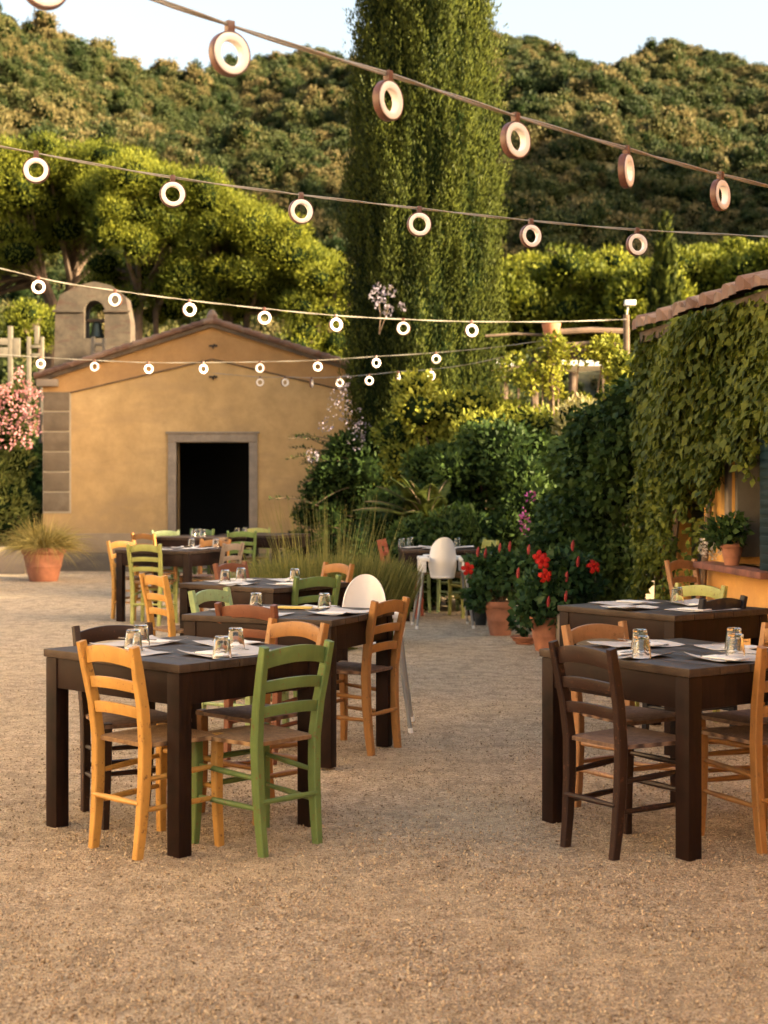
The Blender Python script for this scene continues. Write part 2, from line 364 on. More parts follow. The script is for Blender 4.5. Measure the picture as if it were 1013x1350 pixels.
cam = bpy.data.cameras.new('camera'); co = bpy.data.objects.new('camera', cam); C.objects.link(co); SC.camera = co
co.location = (0, 0, HC); co.rotation_euler = (R(90), 0, 0)
cam.sensor_fit = 'VERTICAL'; cam.sensor_height = 36; cam.sensor_width = 27; cam.lens = F*36/1350; cam.shift_y = -43/1350
cam.clip_end = 3000; cam.dof.use_dof = True; cam.dof.focus_distance = 8.0; cam.dof.aperture_fstop = 4.0
SC.view_settings.view_transform = 'Standard'; SC.view_settings.look = 'None'; SC.view_settings.exposure = 2.42; SC.view_settings.gamma = 1
SC.cycles.use_denoising = True; SC.cycles.max_bounces = 8; SC.cycles.transparent_max_bounces = 8
SC.cycles.sample_clamp_indirect = 6

# ------------------------------------------------------------------ ground and hills
def grid(name, xs, ys, hf, mat):
    X, Y = np.meshgrid(xs, ys); Z = hf(X, Y); V = np.stack([X, Y, Z], -1).reshape(-1, 3); a = len(xs)
    Fc = [(j*a+i, j*a+i+1, (j+1)*a+i+1, (j+1)*a+i) for j in range(len(ys)-1) for i in range(a-1)]
    me = bpy.data.meshes.new(name); me.from_pydata(V.tolist(), [], Fc); me.update()
    me.polygons.foreach_set('use_smooth', [True]*len(me.polygons))
    o = link_mesh(name, me, mat); o['kind'] = 'structure'; return o
def gz(X, Y):
    return 0.012*np.sin(X*2.1+Y*0.7)*np.sin(Y*1.7-X*0.4)+0.008*np.sin(X*5.3+1)*np.sin(Y*4.1)
grid('gravel_ground', np.linspace(-14, 12, 131), np.linspace(-2, 30, 161), gz, M['gravel'])
def smooth(x): x = np.clip(x, 0, 1); return x*x*(3-2*x)
bx = [-400, -160, -100, -47, -16, 0, 33, 46, 63, 108, 200, 400]; bz = [60, 95, 108, 109, 114, 118, 124, 121, 115, 113, 111, 60]
lx = [-400, -160, -91, -80, -68, -55, -40, -28, -14, 2.5, 30, 80]; lz = [60, 107, 112, 107, 101, 95.5, 90.5, 82, 72, 60, 35, 5]
def hill(X, Y):
    w_ = 2.2*np.sin(X*0.052+Y*0.021)+2.6*np.sin(X*0.11-Y*0.034+1.3)+1.6*np.sin(X*0.19+Y*0.11)+1.1*np.sin(X*0.33-Y*0.2+2)
    back = np.interp(X, bx, bz)*np.clip((Y-118)/332, 0, 1)-np.clip(Y-450, 0, None)*0.6
    left = np.interp(X, lx, lz)*np.clip((Y-105)/275, 0, 1)-np.clip(Y-380, 0, None)*0.75
    spur = 108*np.exp(-(((X-158)/52)**2+((Y-165)/62)**2))
    z = np.maximum(np.maximum(back, left), spur)+w_*smooth((Y-110)/120)
    z = np.maximum(z, 0)*smooth((Y-55)/60)+np.clip(Y-60, 0, 60)*0.02
    return z-0.25
grid('hillside_terrain', np.linspace(-420, 420, 169), np.concatenate([np.linspace(-60, 60, 7), np.linspace(70, 560, 99), [900]]), hill, M['terrain'])

# sources for scattered instances live in a collection that is not linked to the scene
def source(name, objs):
    c_ = bpy.data.collections.new(name)
    for o in objs: C.objects.unlink(o); c_.objects.link(o)
    return c_
def scatter(name, P, S, Rt, I, coll, label=None):
    me = bpy.data.meshes.new(name); me.from_pydata(np.asarray(P).tolist(), [], [])
    a = me.attributes.new('scl', 'FLOAT_VECTOR', 'POINT'); a.data.foreach_set('vector', np.asarray(S, dtype=np.float32).ravel())
    a = me.attributes.new('rot', 'FLOAT_VECTOR', 'POINT'); a.data.foreach_set('vector', np.asarray(Rt, dtype=np.float32).ravel())
    a = me.attributes.new('idx', 'INT', 'POINT'); a.data.foreach_set('value', np.asarray(I, dtype=np.int32))
    o = bpy.data.objects.new(name, me); C.objects.link(o); o['kind'] = 'stuff'
    if label: o['label'] = label[0]; o['category'] = label[1]
    g = bpy.data.node_groups.new(name, 'GeometryNodeTree')
    g.interface.new_socket('Geometry', in_out='INPUT', socket_type='NodeSocketGeometry'); g.interface.new_socket('Geometry', in_out='OUTPUT', socket_type='NodeSocketGeometry')
    N = g.nodes; gi = N.new('NodeGroupInput'); go = N.new('NodeGroupOutput'); ip = N.new('GeometryNodeInstanceOnPoints')
    ci = N.new('GeometryNodeCollectionInfo'); ci.inputs['Collection'].default_value = coll; ci.inputs['Separate Children'].default_value = True; ci.inputs['Reset Children'].default_value = True
    g.links.new(gi.outputs[0], ip.inputs['Points']); g.links.new(ci.outputs[0], ip.inputs['Instance']); ip.inputs['Pick Instance'].default_value = True
    for an, ty, so_ in (('scl', 'FLOAT_VECTOR', 'Scale'), ('rot', 'FLOAT_VECTOR', 'Rotation'), ('idx', 'INT', 'Instance Index')):
        na = N.new('GeometryNodeInputNamedAttribute'); na.data_type = ty; na.inputs['Name'].default_value = an
        g.links.new(na.outputs['Attribute'], ip.inputs[so_])
    g.links.new(ip.outputs[0], go.inputs[0])
    md = o.modifiers.new('scatter', 'NODES'); md.node_group = g; return o
crowns = []
for k in range(5):
    bl = bush_blobs((0, 0, 1.6, 2.1, 2.1, 1.5), 8+k, 1.0, 170, 0.38, 0.26, up=0.4, tint=0.5, shell=(.7, 1.35))
    crowns.append(foliage_obj('woodland_crown', bl, [M['woodgreen']], corescale=0.8))
wood_src = source('wood_sources', crowns)
pts = []
while len(pts) < 19000:
    y = math.sqrt(rng.uniform(62**2, 470**2)); x = rng.uniform(-1, 1)*(0.30*y+14)
    pts.append((x, y))
pts = np.array(pts)
extra = np.stack([rng.uniform(90, 230, 900), rng.uniform(90, 240, 900)], 1); pts = np.concatenate([pts, extra])
# keep the valley floor near the trees we build one by one free
z = hill(pts[:, 0], pts[:, 1]); s = 0.35+rng.beta(1.2, 3.0, len(pts))*1.25; s = s*np.interp(pts[:, 1], [60, 150, 300], [.6, .85, 1.0])
scatter('hillside_woodland', np.column_stack([pts, z-0.5]), np.column_stack([s, s, s*rng.uniform(0.7, 1.5, len(s))]),
        np.column_stack([0*s, 0*s, rng.uniform(0, 6.28, len(s))]), rng.integers(0, 5, len(s)), wood_src,
        ('dense olive-green woodland covering the whole hillside under the sky', 'woodland'))
# pebbles
stones = []
for k in range(3):
    q = ico((0, 0, 0), (1, 0.8, 0.55), 1, 0.35); me = q.mesh('pebble', smooth=False); stones.append(link_mesh('pebble', me, M['pebble']))
st_src = source('pebble_sources', stones)
n = 110000; Y = 4.0+rng.beta(1.0, 2.6, n)*12; X = rng.uniform(-1, 1, n)*(0.26*Y+0.2)
s = 0.0022+rng.beta(1.0, 7, n)*0.010
scatter('gravel_pebbles', np.column_stack([X, Y, gz(X, Y)+s*0.2]), np.column_stack([s, s, s]), rng.uniform(0, 6.28, (n, 3)), rng.integers(0, 3, n), st_src,
        ('loose tan gravel stones strewn over the courtyard', 'gravel'))

# dry fallen leaves on the gravel
ch = []; nl = 170; Yl = 4.3+rng.uniform(0, 1, nl)**1.3*14; Xl = rng.uniform(-1, 1, nl)*.26*Yl; Pl = np.column_stack([Xl, Yl, gz(Xl, Yl)+.008])
Dl = rnd_dirs(nl); Dl[:, 2] *= .25; Nl = rnd_dirs(nl)*.35+np.array([0, 0, 1]); ml = leaf_mesh('fallen_leaves', [(leaf_geo(Pl, Dl, Nl, .028*rng.uniform(.4, 1.3, nl), .014*rng.uniform(.5, 1.2, nl)), rng.uniform(0, 1, nl), 0)])
M['dryleaf'] = leafmat('dry_leaf', (0.05, 0.03, 0.015), (0.22, 0.13, 0.05), 0.1); lo = link_mesh('fallen_leaves', ml, M['dryleaf']); lo['kind'] = 'stuff'; lo['label'] = 'small dry brown leaves scattered on the gravel'; lo['category'] = 'leaves'
# ------------------------------------------------------------------ chairs
def make_chair():
    t = thing('chair', 'chair', 'chair')
    for sx in (-1, 1):
        MB().sweep([(sx*.146, -.205, 0), (sx*.149, -.190, .12), (sx*.152, -.178, .28), (sx*.156, -.175, .45), (sx*.163, -.192, .60), (sx*.171, -.222, .74), (sx*.176, -.245, .845)],
                   [0.9, 1, 1.08, 1.1, 1.05, .98, .85], rect=(.034, .042)).obj('rear_leg', None, t)
        MB().sweep([(sx*.192, .178, 0), (sx*.186, .172, .14), (sx*.182, .172, .3), (sx*.182, .176, .462)], [.85, .95, 1.05, 1.1], rect=(.036, .038)).obj('front_leg', None, t)
    bk = MB()
    for z0, h, ar in ((.752, .068, .022), (.655, .046, .012), (.553, .046, .012)):
        n = 12; V = []
        hw = .150+(z0-.45)*.05
        for i in range(n+1):
            u = -1+2*i/n; x = u*hw; y = -.175-(z0-.45)**1.25*.20-.026*(1-u*u); zz = z0+ar*(1-u*u)
            for dy, dz in ((-.009, 0), (.009, 0), (.009-.006, h), (-.009-.006, h)): V.append((x, y+dy, zz+dz))
        Fc = [(i*4+q, i*4+(q+1) % 4, i*4+4+(q+1) % 4, i*4+4+q) for i in range(n) for q in range(4)]+[(0, 1, 2, 3), (n*4+3, n*4+2, n*4+1, n*4)]
        bk.add(V, Fc)
    bk.obj('backrest', None, t, bevel=.003)
    s = MB(); n = 14; top = []
    def outl(u, v_):
        hw = .158+(.204-.158)*(v_+1)/2; return u*hw, .010+v_*.188
    for lay in (0, 1):
        for j in range(n+1):
            for i in range(n+1):
                u, v_ = -1+2*i/n, -1+2*j/n; x, y = outl(u, v_); e = (max(abs(u), abs(v_)))**6
                z = (.468-.010*(1-max(abs(u), abs(v_)))-.012*e) if lay == 0 else (.430+.010*e)
                s.v.append((x, y, z))
    m_ = (n+1)**2
    for j in range(n):
        for i in range(n):
            a = j*(n+1)+i; s.f.append((a, a+1, a+n+2, a+n+1)); s.f.append((a+m_, a+n+1+m_, a+n+2+m_, a+1+m_))
    rim = [i for i in range(n)]+[n+j*(n+1) for j in range(n)]+[n*(n+1)+n-i for i in range(n)]+[(n-j)*(n+1) for j in range(n)]
    for k in range(len(rim)): a, b_ = rim[k], rim[(k+1) % len(rim)]; s.f.append((b_, a, a+m_, b_+m_))
    s.obj('seat', M['rush'], t)
    def rung(p, q, r=.0115): MB().sweep([p, tuple((a+b_)/2 for a, b_ in zip(p, q)), q], [r*.8, r*1.15, r*.8], n=8).obj('stretcher', None, t)
    for sx in (-1, 1):
        rung((sx*.151, -.185, .31), (sx*.182, .172, .33)); rung((sx*.149, -.195, .19), (sx*.185, .172, .20))
    rung((-.149, -.20, .22), (.149, -.20, .22)); rung((-.182, .172, .35), (.182, .172, .35)); rung((-.184, .172, .24), (.184, .172, .24))
    for ch in t.children:
        if ch.name.split('.')[0] != 'seat': ch.data.materials.append(CH['yellow'])
    return t
def copy_tree(o, parent=None):
    c_ = o.copy(); C.objects.link(c_)
    if parent is not None: c_.parent = parent
    for ch in o.children: copy_tree(ch, c_)
    return c_
chair0 = make_chair(); used = [False]
def put_chair(x, y, face, color, label, group='ladder-back chairs around the tables', scale=1.0):
    """x,y = middle between the two back posts at the top; face = direction the sitter looks (degrees)"""
    o = chair0 if not used[0] else copy_tree(chair0); used[0] = True
    a = R(face); ox, oy = x+math.cos(a)*.235, y+math.sin(a)*.235
    o.location = (ox, oy, float(gz(np.array(ox), np.array(oy)))-0.004); o.rotation_euler = (0, 0, a-math.pi/2); o.scale = (scale,)*3
    tag(o, label, 'chair', group)
    for ch in o.children:
        sl_ = ch.material_slots[0]; sl_.link = 'OBJECT'
        if ch.name.startswith('seat'): sl_.material = M['rushdark'] if color in ('dark', 'black', 'brown', 'tan', 'orange') else M['rush']
        else: sl_.material = CH[color]
    return o
# ------------------------------------------------------------------ tables
def make_table(size=.86, H=.77):
    t = thing('dining_table', 'table', 'table'); h = size/2; lw = .072
    top = MB()
    for k in range(5):
        w_ = size/5; top.box(-h+k*w_+.0012, -h+(k+1)*w_-.0012, -h, h, H-.034, H)
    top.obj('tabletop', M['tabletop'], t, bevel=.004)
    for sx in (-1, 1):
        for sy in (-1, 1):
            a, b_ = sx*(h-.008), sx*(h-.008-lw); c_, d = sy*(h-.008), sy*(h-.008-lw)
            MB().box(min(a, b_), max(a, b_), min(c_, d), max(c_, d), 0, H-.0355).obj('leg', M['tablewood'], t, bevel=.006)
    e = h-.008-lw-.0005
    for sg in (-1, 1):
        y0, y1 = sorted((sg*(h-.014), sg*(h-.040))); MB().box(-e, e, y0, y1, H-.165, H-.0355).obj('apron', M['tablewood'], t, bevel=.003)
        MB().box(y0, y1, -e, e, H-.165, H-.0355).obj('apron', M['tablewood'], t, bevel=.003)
    return t
table0 = make_table(); tused = [False]
def put_table(x, y, th, label):
    o = table0 if not tused[0] else copy_tree(table0); tused[0] = True
    o.location = (x, y, float(gz(np.array(x), np.array(y)))-.003); o.rotation_euler = (0, 0, R(th)); return tag(o, label, 'table', 'square wooden tables in the courtyard')
# tumbler, upside down
def make_glass():
    prof = [(0.0, .082), (.024, .082), (.0275, .079), (.0285, .070), (.036, .003), (.037, 0.0), (.0345, 0.0), (.0335, .004), (.0265, .066), (.024, .071), (0.0, .071)]
    mb = MB(); n = 24; V = []
    for r, z in prof:
        for q in range(n):
            a = 2*math.pi*q/n; k = 1-(.035 if (q % 3 == 0 and .003 < z < .075) else 0); V.append((r*k*math.cos(a), r*k*math.sin(a), z))
    mb.add(V, [(i*n+q, i*n+(q+1) % n, (i+1)*n+(q+1) % n, (i+1)*n+q) for i in range(len(prof)-1) for q in range(n)])
    me = mb.mesh('tumbler'); bm = bmesh.new(); bm.from_mesh(me); bmesh.ops.remove_doubles(bm, verts=bm.verts, dist=1e-5); bmesh.ops.recalc_face_normals(bm, faces=bm.faces); bm.to_mesh(me); bm.free()
    me.materials.append(M['glass']); return me
glass_me = make_glass()
def put_glass(px, py, Y, label):
    p = at(px, py, Y)                      # position on the table plane under pixel (px, base py)
    o = bpy.data.objects.new('tumbler', glass_me); C.objects.link(o); o.location = (p.x, Y, .7745); o.rotation_euler = (0, 0, rng.uniform(0, 3)); o.scale = (1.1,)*3
    return tag(o, label, 'glass', 'upside-down tumblers on the tables')
def mat_mesh(w_, d, curl, seed):
    V = []; n = 10; m_ = 8; r_ = random.Random(seed); ph = r_.random()*6
    for j in range(m_+1):
        for i in range(n+1):
            u, v_ = -1+2*i/n, -1+2*j/m_
            z = curl*(abs(u)**4*(.6+.4*math.sin(ph+v_*2))+abs(v_)**4*(.5+.5*math.cos(ph+u*2)))+.002+.0012*math.sin(u*5+ph)*math.sin(v_*4)+.001
            V.append((u*w_/2, v_*d/2, z))
    k = (m_+1)*(n+1); V += [(x, y, z-.0012) for x, y, z in V]
    Fc = [(j*(n+1)+i, j*(n+1)+i+1, (j+1)*(n+1)+i+1, (j+1)*(n+1)+i) for j in range(m_) for i in range(n)]
    Fc += [tuple(reversed([q+k for q in f])) for f in Fc]
    rim = [i for i in range(n)]+[n+j*(n+1) for j in range(m_)]+[m_*(n+1)+n-i for i in range(n)]+[(m_-j)*(n+1) for j in range(m_)]
    for q in range(len(rim)): a, b_ = rim[q], rim[(q+1) % len(rim)]; Fc.append((b_, a, a+k, b_+k))
    mb = MB(); mb.v = V; mb.f = Fc; return mb
def knife_mesh():
    mb = MB(); mb.box(-.009, .009, -.10, -.02, 0, .005); mb.prism([(-.007, 0), (.007, 0), (.007, .0015), (-.007, .0015)], (-.0199, .07)); mb.prism([(-.003, 0), (.007, 0), (.007, .0015), (-.003, .0015)], (.0701, .10)); return mb.mesh('knife', smooth=False)
def fork_mesh():
    mb = MB(); mb.box(-.008, .008, -.10, -.03, 0, .004); mb.box(-.003, .003, -.0299, .04, 0, .003); mb.box(-.012, .012, .0401, .058, .001, .003)
    for k in range(4): mb.box(-.012+k*.0065, -.009+k*.0065, .0581, .098, .002, .004)
    return mb.mesh('fork', smooth=False)
km, fm = knife_mesh(), fork_mesh(); km.materials.append(M['cutlery']); fm.materials.append(M['cutlery'])
def lay_table(tb, which, tname, sidenames, napkins=True):
    """placemats along the sides of a table; sides as angles from the table centre"""
    for (a, sn) in zip(which, sidenames):
        M4 = tb.matrix_basis
        ang = R(a); loc = M4 @ Vector((math.cos(ang)*.245, math.sin(ang)*.245, .7705))
        rz = tb.rotation_euler.z+ang-math.pi/2+rng.uniform(-.05, .05)
        # narrow mats so that the four do not overlap
        o = mat_mesh(.36, .25, rng.uniform(.004, .016), a+len(tname)).obj('placemat', M['paper'], None)
        hor = (a % 180 == 90)
        loc = M4 @ Vector((math.cos(ang)*(.285 if hor else .29), math.sin(ang)*(.285 if hor else .29), .7702))
        o.location = loc; o.rotation_euler = (0, 0, rz); tag(o, 'grey placemat on %s, %s' % (tname, sn), 'placemat', 'paper placemats on the tables')
        if not hor: o.scale = (.62, 1, 1)
        if napkins:
            q = MB().box(-.045, .045, -.085, .085, 0, .006).obj('napkin', M['napkin'], None, bevel=.002)
            d = Vector((.07, 0, .014)); d.rotate(o.rotation_euler); q.location = loc+Vector((d.x, d.y, .0065)); q.rotation_euler = (0, 0, rz+rng.uniform(-.2, .2)+.1)
            if 'front' in tname:
                for nm_, me_, dx in (('knife', km, .098), ('fork', fm, -.01)):
                    c_ = bpy.data.objects.new(nm_, me_); C.objects.link(c_); d = Vector((dx, 0, .0125 if nm_ == 'knife' else .0215)); d.rotate(o.rotation_euler); c_.location = loc+Vector((d.x, d.y, d.z if nm_ == 'fork' else .006)); c_.rotation_euler = (0, 0, q.rotation_euler.z)
                    tag(c_, 'steel %s at the place setting of %s, %s' % (nm_, tname, sn), nm_, 'cutlery on the front tables')
            tag(q, 'folded napkin on %s, %s' % (tname, sn), 'napkin', 'napkins on the placemats')
T1 = put_table(-.871, 6.933, 47.5, 'dark table at front left with yellow, green and dark chairs around it')
T1.scale = (.81/.86, .905/.86, 1)
T8 = put_table(1.294, 6.891, 34, 'dark table at front right with a reddish-brown front apron and tumblers')
T8.scale = (1, .92/.86, 1)
T2 = put_table(-.518, 8.84, 66, 'dark table in the middle with the orange-brown chair at its right side')
T3 = put_table(-.85, 11.35, 52, 'dark table just behind the middle one, green chair back in front of it')
T4 = put_table(-2.25, 17.0, 66, 'table on the far left whose long reddish leg stands clear beside the green chair')
T5 = put_table(-2.34, 20.4, 66, 'far dark table in front of the left part of the chapel door')
T9 = put_table(-1.56, 21.0, 60, 'farthest dark table in front of the right edge of the chapel door')
T6 = put_table(.58, 17.35, 3, 'dark table behind the white high chair that stands by the potted hibiscus')
T7 = put_table(1.61, 9.25, 38, 'dark table in the right middle with a black chair at its shaded side')
ch = put_chair
# table T1
ch(-1.10, 6.405, 46, 'yellow', 'bright yellow ladder-back chair at the front left table, back to the camera')
ch(-.355, 6.45, 135, 'green', 'green ladder-back chair with a straw seat at the front left table')
ch(-1.24, 7.33, -60, 'dark', 'dark brown chair with curved top rail beyond the front left table')
ch(-.40, 7.36, 226, 'orange', 'orange chair half hidden behind the green chair, facing the camera')
# table T8
ch(.80, 6.42, 34, 'dark', 'dark brown ladder-back chair at the left side of the front right table')
ch(1.67, 6.47, 112, 'orange', 'orange chair cut by the right picture edge at the front right table')
ch(.985, 7.45, -56, 'tan', 'tan chair with arched rail behind the front right table, orange left post')
ch(1.86, 7.26, 214, 'orange', 'orange-tan chair beyond the front right table by the picture edge, facing the camera')
# table T2
ch(.03, 8.84, 150, 'orange', 'orange-brown chair standing free at the right of the middle table')
ch(-.73, 8.50, 62, 'brown', 'reddish-brown chair at the near side of the middle table, back to the camera')
ch(-1.03, 9.50, -30, 'pale_green', 'pale green chair peeking over the far left corner of the middle table')
# table T3
ch(-.46, 11.0, 127, 'green', 'mid green chair whose two upper slats show before the second-row table')
ch(-1.62, 11.28, 35, 'yellow', 'bright yellow chair left of the middle tables, three slats in full view')
ch(-1.2, 12.55, -35, 'brown', 'brown chair with a low arched rail behind the second-row table tumblers')
ch(-.36, 12.5, 217, 'orange', 'pale orange chair beside the tall grass mound behind the second-row table')
# table T4
ch(-2.47, 16.48, 76, 'lime', 'lime green chair at the table with the tall reddish leg, back to the camera')
ch(-2.86, 17.4, -38, 'yellow', 'yellow chair leaning outward at the far left end of all the tables')
ch(-1.88, 17.8, 246, 'orange', 'orange chair with arched rail just left of the grey-slatted chair')
ch(-1.60, 16.95, 152, 'grey', 'grey-brown slatted chair with an orange post before the chapel door')
# table T5 / T9
ch(-3.03, 20.15, 58, 'orange', 'small orange chair back behind the lime green chair')
ch(-2.86, 20.95, -65, 'pale_green', 'pale green chair below the left jamb of the chapel door')
ch(-2.42, 21.3, 240, 'green', 'small green chair back seen in the middle of the chapel doorway')
ch(-1.80, 20.25, 100, 'green', 'green chair below the right jamb of the chapel door')
ch(-1.74, 21.85, -92, 'lime', 'yellow-green chair between the chapel door and the tall grass mound')
# table T6
ch(-.02, 17.45, -10, 'red', 'red-brown ladder-back chair seen edge-on beside the grass mound')
ch(.31, 18.5, -88, 'pale_green', 'light green chair facing the camera left of the back high chair')
ch(.99, 18.35, 238, 'pale_green', 'light green chair just right of the high chair top, before the dark bushes')
ch(1.18, 17.75, 200, 'lime', 'narrow light green chair back above the left hibiscus leaves')
# table T7
ch(1.91, 9.03, 128, 'black', 'black ladder-back chair with a lit left post at the right middle table')
ch(1.98, 10.02, 223, 'lime', 'yellow-green chair behind the right middle table, facing the camera')
ch(2.37, 12.75, -48, 'tan', 'tan chair standing by the dark doorway under the vine')
# table settings
sn = ['far right side', 'far left side', 'near left side', 'near right side']
for tb, nm in ((T1, 'front left table'), (T8, 'front right table'), (T2, 'middle table'), (T3, 'second-row table'), (T7, 'right middle table')):
    lay_table(tb, (0, 90, 180, 270), nm, sn)
for tb, nm in ((T4, 'table with the reddish leg'), (T6, 'table behind the back high chair')):
    lay_table(tb, (0, 90, 180, 270), nm, sn, napkins=False)
pg = put_glass
pg(293, 872, 6.50, 'front tumbler of the pair at the centre of the front left table'); pg(311, 860, 6.86, 'rear tumbler of the pair at the centre of the front left table')
pg(176, 868, 6.78, 'front tumbler beside the top rail of the bright yellow chair'); pg(186, 858, 7.0, 'rear tumbler above the top rail of the bright yellow chair')
pg(846, 870, 6.52, 'nearest tumbler behind the dark chair on the front right table'); pg(844, 858, 6.80, 'tumbler hidden behind the nearest one on the front right table')
pg(970, 868, 6.60, 'front tumbler of the right-hand pair on the front right table'); pg(968, 858, 6.86, 'rear tumbler of the right-hand pair on the front right table')
pg(338, 800, 8.98, 'tumbler behind the reddish-brown chair on the middle table'); pg(428, 800, 8.95, 'tumbler at the right end of the middle table below the green chair')
pg(297, 766, 11.25, 'left tumbler of three on the second-row table'); pg(318, 762, 11.5, 'middle tumbler of three on the second-row table'); pg(389, 762, 11.4, 'right tumbler of three on the second-row table behind the green chair')
pg(893, 793, 9.45, 'tumbler in front of the yellow-green chair on the right middle table')
pg(285, 716, 17.1, 'small tumbler at the right end of the table with the reddish leg'); pg(253, 716, 17.2, 'small tumbler at the middle of the table with the reddish leg')
for k, (px, Y) in enumerate(((262, 20.6), (256, 20.3), (268, 20.4))): pg(px, 708, Y, ['tiny tumbler nearest the doorway centre on the far table', 'tiny tumbler left of the others on the far table', 'tiny tumbler right of the others on the far table'][k])
for k, (px, Y) in enumerate(((313, 21.0), (323, 21.2))): pg(px, 706, Y, ['left tiny tumbler on the farthest table right of the door', 'right tiny tumbler on the farthest table right of the door'][k])
pg(530, 720, 17.2, 'tumbler on the table left of the back high chair'); pg(541, 718, 17.5, 'tumbler behind the first one, left of the back high chair'); pg(603, 720, 17.3, 'tumbler on the table just right of the back high chair')
yp = MB().box(-.10, .10, -.03, .03, 0, .012).obj('bread_bag', M['yellow_paper'], None, bevel=.004); p = at(388, 797, 8.95)
yp.location = (p.x, 9.0, .774); yp.rotation_euler = (0, 0, R(-10)); tag(yp, 'folded yellow paper lying on the middle table below the green chair', 'paper')

# ------------------------------------------------------------------ high chairs
def high_chair(label):
    t = thing('high_chair', label, 'high chair', group='white plastic high chairs')
    sh = MB(); n = 28; m_ = 12
    for lay, off in ((0, 0), (1, -.006)):
        for j in range(m_+1):
            v_ = j/m_
            for i in range(n+1):
                ph = R(-128+256*i/n); c_ = math.cos(ph)
                ztop = .69+.225*max(0, c_)**.55 if c_ > 0 else .69-.05*min(1, -c_*1.4)
                z = .50+(ztop-.50)*v_
                rx = .122+.022*min(1, (z-.5)/.12)-.03*max(0, z-.66)/.25; ry = .11+.05*min(1, (z-.5)/.17)
                if c_ > 0: rx = rx*(1-.0*v_)
                # above the arm line the back narrows to a round top
                x = math.sin(ph)*(rx+off); y = -c_*(ry+off)-.07*max(0, (z-.6))*max(0, c_)
                sh.v.append((x, y, z))
    k = (m_+1)*(n+1)
    for j in range(m_):
        for i in range(n):
            a = j*(n+1)+i; sh.f.append((a, a+1, a+n+2, a+n+1)); sh.f.append((a+k, a+n+1+k, a+n+2+k, a+1+k))
    for i in range(n): a = m_*(n+1)+i; sh.f.append((a, a+1, a+1+k, a+k))
    for j in range(m_):
        for i in (0, n): a = j*(n+1)+i; sh.f.append((a, a+n+1, a+n+1+k, a+k))
    sh.obj('seat_shell', M['white_plastic'], t)
    MB().lathe([(0, .488), (.10, .49), (.122, .50), (.126, .51), (.118, .515), (0, .505)], 28).obj('seat_base', M['white_plastic'], t)
    for sx in (-1, 1):
        x0, x1 = sorted((sx*.150, sx*.245)); MB().box(x0, x1, -.185, .19, .672, .712).obj('armrest', M['white_plastic'], t, bevel=.010)
        for sy in (-1, 1):
            xs, ys = sorted((sx*.182, sx*.242)), sorted((sy*.10, sy*.175)); MB().box(*xs, *ys, .56, .674).obj('leg_socket', M['white_plastic'], t, bevel=.010)
            l = MB().sweep([(sx*.212, sy*.147, .60), (sx*.245, sy*.19, .3), (sx*.285, sy*.24, .012)], [.014, .014, .012], n=10).obj('leg', M['steel'], t)
            MB().sweep([(sx*.283, sy*.238, .03), (sx*.287, sy*.243, 0)], .015, n=10).obj('foot_cap', M['white_plastic'], l)
    MB().box(-.17, .17, .17, .35, .705, .718).obj('tray', M['white_plastic'], t, bevel=.006)
    return t
def place(o, x, y, rz): o.location = (x, y, float(gz(np.array(x), np.array(y)))); o.rotation_euler = (0, 0, R(rz))
h1 = high_chair('white high chair on grey legs beside the left potted hibiscus'); place(h1, .595, 16.25, 4)
h2 = copy_tree(h1); h2['label'] = 'white high chair behind the middle table, only its round back showing'; place(h2, -.12, 9.70, 178)

# ------------------------------------------------------------------ ring lamps on cables
def make_ring():
    t = thing('ring_lamp', 'ring', 'ring lamp')
    def tor(r0, r1, y0, y1, n=36):
        mb = MB(); V = []
        for i in range(n):
            a = 2*math.pi*i/n
            for r, y in ((r0, y0), (r1, y0), (r1, y1), (r0, y1)): V.append((r*math.cos(a), y, r*math.sin(a)-.085))
        mb.add(V, [(i*4+q, i*4+(q+1) % 4, ((i+1) % n)*4+(q+1) % 4, ((i+1) % n)*4+q) for i in range(n) for q in range(4)]); return mb
    tor(.0615, .0655, -.0135, .0135).obj('ring_band', M['ringband'], t, bevel=.0015)
    tor(.038, .0612, -.0155, .0155).obj('diffuser', M['diffuser'], t, bevel=.006)
    MB().box(-.012, .012, -.012, .012, -.024, .012).obj('clip', M['ringband'], t, bevel=.003)
    return t
ring0 = make_ring(); rused = [False]
def put_ring(p, yaw, label, grp, tilt=0):
    o = ring0 if not rused[0] else copy_tree(ring0); rused[0] = True
    o.location = p; o.rotation_euler = (0, R(tilt), R(yaw)); tag(o, label, 'ring lamp', grp)
def cable(pts, label, r=.006, twist=True):
    r *= .8
    P = [Vector(p) for p in pts]; out = []
    for i in range(len(P)-1):        # Catmull-Rom through the attachment points
        a, b_, c_, d = P[max(i-1, 0)], P[i], P[i+1], P[min(i+2, len(P)-1)]
        for k in range(6):
            u = k/6; out.append(0.5*((2*b_)+(c_-a)*u+(2*a-5*b_+4*c_-d)*u*u+(3*b_-a-3*c_+d)*u**3))
    out.append(P[-1]); mb = MB()
    if twist:
        for s_ in (0, math.pi): mb.sweep([q+Vector((0, math.cos(i*.8+s_), math.sin(i*.8+s_)))*r*.8 for i, q in enumerate(out)], r*.75, n=6)
    else: mb.sweep(out, r, n=6)
    return tag(mb.obj('light_cable', M['cable'], None), label, 'cable', 'festoon cables over the courtyard')
ords = ['first', 'second', 'third', 'fourth', 'fifth', 'sixth', 'seventh', 'eighth']
def string(cname, pts, yaws, before, after, clabel, r):
    L = [at(*q) for q in pts]
    cable(list(before)+L+list(after), clabel, r)
    for k, (p, yw) in enumerate(zip(L, yaws)):
        put_ring(p, yw, 'ring lamp %s from the left, %s' % (ords[k], cname), 'ring lamps on the '+cname)
